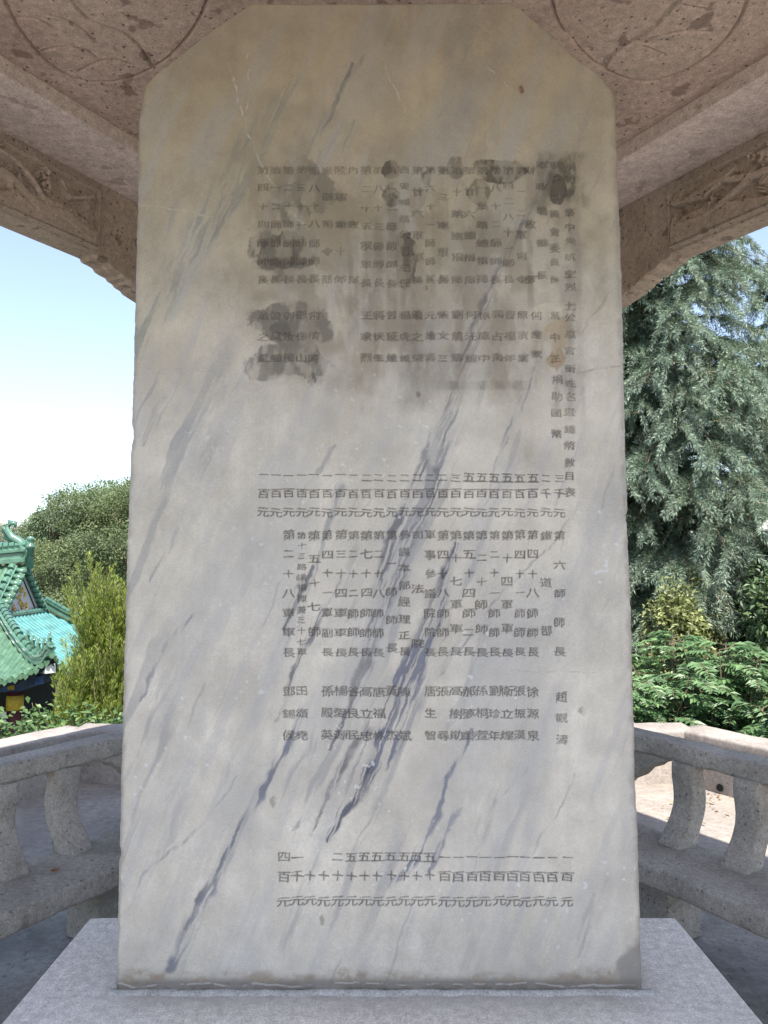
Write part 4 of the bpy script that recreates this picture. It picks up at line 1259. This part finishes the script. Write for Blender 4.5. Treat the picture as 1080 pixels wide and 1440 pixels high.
sp_ = [(-9.45 + .012 * a * math.cos(a) * 1.6, Y_F + 1.07, -2.3 + .012 * a * math.sin(a) * 1.6) for a in np.linspace(0, 12, 40)]
m.tube(sp_, .022, 5); m.build('painted_scroll', M_teal, pn)

hall.rotation_euler = (0, 0, R_(1.5))

# ------------------------------------------------------------------ foliage
def norm(a): return a / (np.linalg.norm(a, axis=-1, keepdims=True) + 1e-9)
def leaves(P, Dr, Nn, L, W, fold=.0, droop=.0):
    """one rhombic leaf per point: base P, axis Dr, face normal Nn"""
    n = len(P); Dr = norm(Dr); S = norm(np.cross(Dr, Nn)); Nn = np.cross(S, Dr)
    L = np.broadcast_to(np.asarray(L, float), (n,))[:, None]; W = np.broadcast_to(np.asarray(W, float), (n,))[:, None]
    m_ = P + Dr * L * .45
    V = np.stack([P, m_ + S * W * .5 + Nn * W * fold, P + Dr * L - Nn * L * droop, m_ - S * W * .5 + Nn * W * fold], 1)
    return V.reshape(-1, 3)
def leaf_obj(name, Vs, mat, parent=None, origin=None):
    V = np.vstack(Vs); F = np.arange(len(V)).reshape(-1, 4)
    return link_mesh(name, np_mesh(name, V, F, False), mat, parent, origin)
def rdir(n, r): 
    v = r.normal(size=(n, 3)); return norm(v)

def broadleaf(loc, h, rad, label, mat, n=26000, leaf=.26, seed=1, group='round trees beyond the hall', lobes=34, trunk_h=.3):
    r = np.random.default_rng(seed)
    root = empty('broadleaf_tree', loc, label, 'tree', group)
    L0 = np.array(loc, float)
    m = MB()
    tp = [L0 + [0, 0, -.2], L0 + [.1, 0, h * .2], L0 + [-.1, .1, h * .45], L0 + [.1, 0, h * .75]]
    m.tube(tp, [.035 * h, .026 * h, .018 * h, .008 * h], 9)
    cc_ = []
    for i in range(lobes):
        a = r.random() * 6.283; zf = r.random() ** .8
        e = rad * math.sqrt(max(0.05, 1 - (1.6 * abs(zf - .42)) ** 2)) * r.uniform(.45, .92)
        cpt = L0 + [e * math.cos(a), e * math.sin(a), h * (trunk_h + (1 - trunk_h) * zf * .93)]
        cr = rad * r.uniform(.20, .38)
        cc_.append((cpt, cr))
        b0 = L0 + [0, 0, h * (trunk_h * .8 + .45 * zf * (1 - trunk_h))]
        m.tube([b0, (b0 + cpt) / 2 + [0, 0, .02 * h], cpt], [.010 * h, .006 * h, .003 * h], 5)
    m.build('trunk', M_trunk, root, smooth=True)
    Vs = []
    wts = np.array([c[1] ** 2 for c in cc_]); wts = (wts / wts.sum() * n).astype(int)
    for (cpt, cr), k in zip(cc_, wts):
        d = rdir(k, r); d[:, 2] = np.where(d[:, 2] < -.35, -d[:, 2] * .6, d[:, 2])
        bump_ = .45 + 1.1 * fbm(d * 2.6 + cpt, 3)
        P = cpt + d * (cr * bump_ * (.65 + .4 * r.random(k) ** .6))[:, None] * np.array([1.08, 1.08, .82])
        dd = norm(d * .7 + r.normal(size=(k, 3)) * .6 + [0, 0, -.25])
        nn = norm(d + r.normal(size=(k, 3)) * .55 + [0, 0, .5])
        Vs.append(leaves(P, dd, nn, leaf * r.uniform(.6, 1.25, k), leaf * .55 * r.uniform(.7, 1.2, k), .12, .1))
    leaf_obj('crown', Vs, mat, root)
    return root
M_l1 = leafmat('olive_leaves', (.09, .13, .06), (.145, .19, .09), (.20, .245, .125), .55, .4, .5)
M_l2 = leafmat('mid_green_leaves', (.10, .155, .08), (.15, .205, .11), (.21, .26, .15), .55, .25, .4)
M_l3 = leafmat('grey_green_leaves', (.13, .165, .11), (.18, .21, .145), (.23, .255, .18), .55, .25, .4)
def at(px, D, z=0.):
    r = ray(px, 800); return (r[0] * D / r[1], D, z)
trees = [
    (at(205, 34), 4.0, -5.0, 10.3, 'olive green tree with dense crown rising beside the stele edge', M_l1, 60000, .13, 11),
    (at(160, 38), 4.0, -5.2, 10.0, 'round olive tree behind the yellow green juniper', M_l1, 60000, .14, 12),
    (at(150, 52), 4.6, -6.0, 12.8, 'taller mid green tree with highest crown left of stele', M_l2, 50000, .18, 13),
    (at(196, 50), 4.4, -6, 12.8, 'mid green tree partly hidden by the stele', M_l2, 40000, .18, 17),
    (at(88, 48), 4.0, -6, 10.9, 'mid green tree seen just right of the roof ridge', M_l2, 50000, .17, 14),
    (at(50, 60), 4.6, -6.5, 10.6, 'pale grey green tree showing behind the ridge ornament', M_l3, 40000, .21, 15),
    (at(8, 66), 5.0, -7, 11.8, 'pale tree at left edge above the green roof', M_l3, 40000, .22, 16),
    (at(118, 44), 3.4, -6, 9.4, 'low olive tree over the turquoise roof slope', M_l1, 45000, .15, 18),
]
for (p, rad, z, h, lab, mat, n_, lf, sd) in trees:
    broadleaf((p[0], p[1], z), h, rad, lab, mat, n_, lf, sd)

# yellow-green juniper with flame-like sprays just outside the terrace wall
def juniper(loc, h, rad, seed, label, n_spr=260):
    r = np.random.default_rng(seed); L0 = np.array(loc, float)
    root = empty('juniper', loc, label, 'juniper')
    m = MB(); m.tube([L0, L0 + [.05, 0, h * .4], L0 + [0, .05, h * .8]], [.07, .05, .015], 8)
    Vs = []
    heads = [(r.normal() * rad * .35, r.normal() * rad * .35, r.uniform(.72, 1.0)) for _ in range(9)]
    for i in range(n_spr):
        hx, hy, ht = heads[i % 9]
        zf = r.random() ** .85
        a = r.random() * 6.283
        rr_ = rad * (.95 - .75 * zf) * r.uniform(.35, 1.05)
        p0 = L0 + [hx * zf * .9 + rr_ * .3 * math.cos(a), hy * zf * .9 + rr_ * .3 * math.sin(a), h * ht * (.02 + .78 * zf)]
        ln = h * r.uniform(.13, .24)
        d0 = norm(np.array([math.cos(a) * .8, math.sin(a) * .8, r.uniform(.5, 1.4) + zf])); 
        T = np.linspace(0, 1, 9)[:, None]
        axis = p0 + d0 * ln * T + np.array([math.cos(a), math.sin(a), 0]) * rr_ * .45 * T + np.array([0, 0, 1]) * ln * .5 * T ** 2
        m.tube([tuple(q) for q in axis[::4]], [.007, .004, .002], 4)
        k = 230
        t = r.random(k) ** .8; 
        base = np.stack([np.interp(t, T[:, 0], axis[:, j]) for j in range(3)], -1)
        tang = norm(np.gradient(axis, axis=0))[np.minimum(8, (t * 8).astype(int))]
        side = norm(np.cross(tang, rdir(k, r)))
        off = (.055 * (1 - t) + .012)[:, None]
        P = base + side * off * r.random(k)[:, None]
        Vs.append(leaves(P, norm(tang * 1.0 + side * .55), rdir(k, r), r.uniform(.035, .075, k), r.uniform(.007, .013, k)))
    m.build('trunk', M_twig, root, smooth=True)
    leaf_obj('crown', Vs, M_jun, root)
M_jun = leafmat('juniper_sprays', (.11, .17, .035), (.23, .30, .06), (.36, .42, .10), .55, .3, 1.6)
juniper((-3.08, 8.9, -1.3), 2.75, .36, 21, 'bright yellow green juniper with flame shaped sprays by the wall', 420)
juniper((-3.28, 8.5, -1.5), 2.05, .20, 22, 'shorter leaning juniper in front of the hall eaves', 200)

# leafy low shrubs along the left wall
def lowshrub(loc, wx, wy, h, seed, label, mat, n=2600, leaf=.075):
    r = np.random.default_rng(seed); L0 = np.array(loc, float)
    root = empty('low_shrub', loc, label, 'shrub', 'leafy shrubs along the left wall')
    m = MB(); Vs = []
    for i in range(34):
        b = L0 + [r.uniform(-wx, wx), r.uniform(-wy, wy), -.1]; t = b + [r.normal() * .1, r.normal() * .1, h * r.uniform(.6, 1.05) + .1]
        m.tube([b, (b + t) / 2 + [.02, 0, 0], t], [.008, .006, .003], 5)
        k = n // 34
        f = r.random(k) ** .6
        P = b + (t - b) * f[:, None] + r.normal(size=(k, 3)) * [.07, .07, .04]
        d = norm(r.normal(size=(k, 3)) * [1, 1, .35] + [0, -.2, -.05])
        Vs.append(leaves(P, d, norm(r.normal(size=(k, 3)) * .45 + [0, -.25, 1]), leaf * r.uniform(.6, 1.2, k), leaf * .55 * r.uniform(.7, 1.1, k), .15, .15))
    m.build('stem', M_stem, root); leaf_obj('foliage', Vs, mat, root)
M_ls = leafmat('shrub_leaves', (.06, .12, .04), (.10, .18, .065), (.17, .26, .10), .4, .3, 3)
lowshrub((-2.55, 6.72, -.35), .42, .16, .66, 31, 'leafy green shrub on the left wall nearest the stele', M_ls)
lowshrub((-3.25, 6.6, -.35), .38, .16, .62, 32, 'leafy green shrub between painted column and juniper foot', M_ls)
lowshrub((-3.46, 5.42, -.35), .12, .3, .52, 33, 'small tuft of leaves on the coping at left edge', M_ls, 900)

# ------------------------------------------------------------------ right side: deodar cedars and shrubs
M_ced = leafmat('cedar_needles', (.055, .095, .052), (.09, .145, .085), (.17, .235, .15), .5, .2, .9)
M_cedb = leafmat('cedar_needles_olive', (.07, .10, .05), (.105, .145, .08), (.16, .205, .12), .5, .2, .9)
for m_ in (M_ced, M_cedb):      # young growth at the bough tips is paler
    n = m_.node_tree; b = n.nodes['Principled BSDF']
    at_ = N(n, 'ShaderNodeAttribute', attribute_name='tip')
    src = b.inputs['Base Color'].links[0].from_socket
    o_ = mixc(n, at_.outputs['Fac'], src, (.29, .37, .29))
    n.links.new(o_, b.inputs['Base Color'])
    for nd in n.nodes:
        if nd.type == 'BSDF_TRANSLUCENT': n.links.new(o_, nd.inputs[0])
def cedar(loc, h, rad, seed, label, mat, nbr=105, face=None, blades=135, zlo=.04):
    """deodar: tiers of drooping boughs, each hung with needle-covered twigs"""
    r = np.random.default_rng(seed); L0 = np.array(loc, float)
    root = empty('cedar_tree', loc, label, 'cedar', 'cedars behind the right wall')
    m = MB(); m.tube([L0 + [0, 0, -.3], L0 + [.05, .05, h * .4], L0 + [0, 0, h]], [.026 * h, .018 * h, .01], 10)
    tw = MB(); Vs = []; tips = []
    for i in range(nbr):
        zf = (i + r.random()) / nbr; zf = zlo + (1 - zlo) * zf
        a = r.random() * 6.283 if face is None or r.random() < .35 else face + r.normal() * .8
        ln = rad * (1 - zf) ** .75 * r.uniform(.7, 1.12) + .25
        ca, sa_ = math.cos(a), math.sin(a)
        T = np.linspace(0, 1, 12)
        out = ln * T; up_ = ln * (.20 * T - .50 * T ** 2.2) + h * zf
        br = L0 + np.stack([ca * out, sa_ * out, up_], -1)
        m.tube([tuple(q) for q in br[::3]] + [tuple(br[-1])], np.linspace(.012 + .012 * ln, .004, 5), 5)
        nt = int(15 * ln) + 8
        for j in range(nt):
            t = r.uniform(.12, 1) ** .75
            p = np.array([np.interp(t, T, br[:, q]) for q in range(3)])
            sd_ = (1 if j % 2 else -1)
            lat = np.array([-sa_, ca, 0]) * sd_
            tl = (.25 + .42 * (1 - abs(t - .5))) * r.uniform(.6, 1.2) * (.6 + .14 * ln)
            d = norm(np.array([ca, sa_, 0]) * r.uniform(.3, 1.0) + lat * r.uniform(.15, .95))
            S = np.linspace(0, 1, 7)
            dr = r.uniform(.5, 1.35)
            tp = p + d * (tl * S)[:, None] + np.array([0, 0, 1]) * (tl * (.12 * S - dr * S ** 1.8))[:, None]
            if j % 3 == 0: tw.tube([tuple(tp[0]), tuple(tp[3]), tuple(tp[6])], [.007, .005, .002], 3)
            k = int(blades * (.5 + tl))
            s_ = r.random(k) ** .8
            B = np.stack([np.interp(s_, S, tp[:, q]) for q in range(3)], -1)
            tg = norm(np.gradient(tp, axis=0))[np.minimum(6, (s_ * 6).astype(int))]
            sdv = norm(np.cross(tg, rdir(k, r)))
            P = B + sdv * .006
            Vs.append(leaves(P, norm(tg * .75 + sdv * .85 + [0, 0, -.25]), rdir(k, r), r.uniform(.03, .085, k), r.uniform(.006, .0115, k)))
            tips.append(np.repeat(np.clip(.15 + t * s_ * .9 + r.normal(size=k) * .12 - .15, 0, 1), 4))
    tk = m.build('trunk', M_trunk, root, smooth=True)
    tw.build('twigs', M_twig, tk)
    co = leaf_obj('crown', Vs, mat, root)
    at_ = co.data.attributes.new('tip', 'FLOAT', 'POINT'); at_.data.foreach_set('value', np.concatenate(tips).astype(np.float32))
cedar((4.2, 11.2, -1.3), 9.3, 2.85, 41, 'large blue green cedar with drooping boughs next to the stele', M_ced, 210, R_(-105))
cedar((7.5, 13.4, -1.3), 8.8, 3.2, 42, 'second cedar with darker drooping boughs toward the right edge', M_ced, 220, R_(-115))
cedar((4.4, 15.5, -1.3), 10.4, 3.3, 43, 'olive tinted cedar standing further back behind the others', M_cedb, 190, R_(-95), 100)
cedar((2.85, 12.8, -1.3), 12.2, 2.9, 45, 'cedar half hidden behind the stele whose boughs show at its right edge', M_ced, 190, R_(-60))
cedar((6.2, 9.3, -1.3), 4.6, 2.3, 44, 'low spreading cedar with dark hanging twigs above the ferny shrubs', M_ced, 120, R_(-130), 90)

def bush(loc, rx, ry, h, seed, label, mat, n=5200, leaf=.085, name='broadleaf_bush', lobes=16, asp=.55, cat='bush'):
    r = np.random.default_rng(seed); L0 = np.array(loc, float)
    root = empty(name, loc, label, cat, 'bushes under the cedars')
    m = MB(); Vs = []
    for i in range(lobes):
        a = r.random() * 6.283; q = math.sqrt(r.random()); zf = r.uniform(.25, 1)
        c = L0 + [rx * q * math.cos(a) * (1.1 - .5 * zf), ry * q * math.sin(a) * (1.1 - .5 * zf), h * zf * .9]
        cr = np.array([rx, ry, h * .5]) * r.uniform(.28, .45)
        m.tube([L0 + [r.normal() * .05, r.normal() * .05, -.1], (L0 + c) / 2 + [0, 0, .05], c], [.018, .012, .005], 5)
        k = n // lobes; d = rdir(k, r)
        P = c + d * cr * (.55 + .5 * r.random(k))[:, None]
        dd = norm(d * .6 + r.normal(size=(k, 3)) * .5 + [0, 0, -.2])
        Vs.append(leaves(P, dd, norm(d * .6 + r.normal(size=(k, 3)) * .4 + [0, -.1, .7]), leaf * r.uniform(.6, 1.25, k), leaf * asp * r.uniform(.7, 1.15, k), .15, .15))
    m.build('stem', M_stem, root); leaf_obj('foliage', Vs, mat, root)
M_yb = leafmat('yellow_green_leaves', (.14, .17, .065), (.23, .26, .11), (.34, .36, .18), .45, .3, 3)
M_db = leafmat('dark_shrub_leaves', (.05, .09, .05), (.085, .135, .075), (.15, .21, .12), .35, .2, 2)
M_mb = leafmat('fresh_shrub_leaves', (.06, .11, .05), (.10, .16, .075), (.16, .23, .11), .4, .3, 2)
bush((3.26, 8.7, -.9), .48, .4, 2.12, 51, 'yellow green bush hanging below the big cedar', M_yb, 5600, .075)
bush((3.75, 9.2, -.9), .30, .3, 2.45, 52, 'slim yellow green shoots higher up beside the cedar boughs', M_yb, 1800, .075, lobes=8)
bush((4.25, 8.5, -1.0), .65, .5, 2.45, 53, 'mid green bush between yellow bush and dark gap', M_mb, 7600, .08)
bush((4.65, 7.9, -.9), .42, .5, 2.75, 54, 'tall dark leaved bush at the right edge with pale leaf tips', M_db, 6000, .09)
bush((4.72, 8.0, .75), .38, .3, 1.25, 55, 'pale long leaved shrub top at the right edge beneath the white cap', M_yb, 1500, .14, lobes=10, asp=.3)
bush((5.0, 9.6, -1.), .8, .6, 2.9, 56, 'deep green bush in shade behind the others', M_db, 6000, .10)

def ferny(loc, rx, ry, h, seed, label, mat, nfr=110):
    """shrub of long compound leaves held flat, each leaf a row of paired leaflets"""
    r = np.random.default_rng(seed); L0 = np.array(loc, float)
    root = empty('compound_leaf_shrub', loc, label, 'shrub', 'shrubs with compound leaves along the right wall')
    m = MB(); Vs = []
    stems = []
    for i in range(13):
        b = L0 + [r.uniform(-rx, rx) * .6, r.uniform(-ry, ry) * .6, -.1]
        t = L0 + [r.uniform(-rx, rx), r.uniform(-ry, ry), h * r.uniform(.7, 1.08)]
        m.tube([b, (b + t) / 2 + r.normal(size=3) * .03, t], [.010, .008, .004], 5); stems.append((b, t))
    for i in range(nfr):
        b, t = stems[i % 13]; f = r.uniform(.35, 1)
        p = b + (t - b) * f
        a = r.random() * 6.283
        L = r.uniform(.26, .46); S = np.linspace(0, 1, 10)
        d = np.array([math.cos(a), math.sin(a), 0])
        rac = p + d * (L * S)[:, None] + np.array([0, 0, 1]) * (L * (.35 * S - .45 * S ** 2))[:, None]
        m.tube([tuple(q) for q in rac[::3]], [.004, .003, .003, .002], 3)
        lat = np.array([-d[1], d[0], 0])
        k = 11
        s_ = np.linspace(.2, 1, k); B = np.stack([np.interp(s_, S, rac[:, q]) for q in range(3)], -1)
        sz = .105 * np.sin(math.pi * (.22 + .62 * s_)) * (L / .36)
        for sg in (-1, 1):
            dd = norm(np.repeat((lat * sg)[None], k, 0) + d * .55 + r.normal(size=(k, 3)) * .14 + [0, 0, -.1])
            Vs.append(leaves(B, dd, np.repeat([[0, -.15, 1.]], k, 0) + r.normal(size=(k, 3)) * .22, sz, sz * .42, .12, .18))
    m.build('stem', M_twig, root); leaf_obj('foliage', Vs, mat, root)
M_fern = leafmat('compound_leaves', (.08, .16, .07), (.12, .22, .10), (.19, .31, .15), .4, .35, 3)
fl_ = [((2.35, 6.75, -.3), .42, .26, .86, 'compound leaf shrub nearest the stele on the right wall'),
       ((2.95, 6.9, -.3), .45, .3, 1.12, 'tallest compound leaf shrub in the middle of the right wall'),
       ((3.45, 6.35, -.3), .42, .35, .80, 'compound leaf shrub spilling over the coping toward the right edge'),
       ((2.7, 7.6, -.5), .55, .3, 1.30, 'compound leaf shrub in the second row below the yellow bush'),
       ((3.55, 7.35, -.5), .5, .35, 1.18, 'compound leaf shrub beside the dark gap at right')]
for i, (p, rx, ry, h, lab) in enumerate(fl_): ferny(p, rx, ry, h, 61 + i, lab, M_fern, 120)

# garden lamp with a white pointed cap, mostly outside the frame
lp = empty('garden_lamp', (4.66, 9.2, -1.0), 'white pointed lamp cap just showing at right edge above the bushes', 'lamp')
lp.location.x = (1090 - 540) / FPX * 9.2
c = Vector((lp.location.x, 9.2, -1.0))
m = MB(); m.lathe(c, [(.07, 0), (.05, .1), (.045, 2.75)], 12); m.build('post', M_dark, lp, smooth=True)
m = MB(); m.lathe(c + Vector((0, 0, 2.75)), [(.09, 0), (.11, .2)], 8); m.build('glass', M_white, lp)
m = MB(); m.lathe(c + Vector((0, 0, 2.95)), [(.20, 0), (.20, .02), (.03, .2), (.01, .24)], 6); m.build('cap', M_white, lp)

# dry leaf on the left seat
def dryleaf(P, rz, lab):
    m = MB()
    V = [(-.03, 0, .004), (-.01, .013, .010), (.015, .011, .007), (.034, 0, .012), (.015, -.012, .006), (-.01, -.012, .012), (0, 0, .002)]
    V = [Vector((.6 * x * math.cos(rz) - y * math.sin(rz), .7 * x * math.sin(rz) + y * math.cos(rz), z)) + Vector(P) for x, y, z in V]
    m.add(V, [(6, i, i + 1) for i in range(5)] + [(6, 5, 0)])
    o = m.build('fallen_leaf', plain('dry_leaf', (.34, .17, .09), .8, .3, 30), None, P)
    tag(o, lab, 'leaf')
q = ray(77, 1226); tt = (.364 - EYE) / q[2]
dryleaf(tuple(q * tt + np.array([0, 0, EYE])), .3, 'small dry brown leaf lying on the left stone seat')

# dry leaf litter gathered on the terrace by the right wall
rl = np.random.default_rng(77)
n5 = hexdir(5); t5 = Vector((-n5.y, n5.x, 0))
k = 420
A_ = PA - .02 - np.abs(rl.normal(size=k)) * .28; u_ = rl.uniform(-1.6, 2.1, k)
P = np.array([CEN + n5 * float(a) + t5 * float(u) for a, u in zip(A_, u_)]); P[:, 2] = -.145 + rl.random(k) * .012
d_ = rdir(k, rl) * [1, 1, .12]
M_lit = leafmat('dry_leaf_litter', (.16, .09, .04), (.26, .16, .08), (.38, .27, .14), .8, .1)
o = leaf_obj('leaf_litter', [leaves(P, d_, np.array([[0, 0, 1.]]) + rl.normal(size=(k, 3)) * .25, rl.uniform(.02, .055, k), rl.uniform(.01, .025, k), .15)], M_lit, None, (2.9, 4., -.14))
tag(o, 'scattered dry leaves on the sunlit terrace by the right wall', 'leaf litter', kind='stuff')
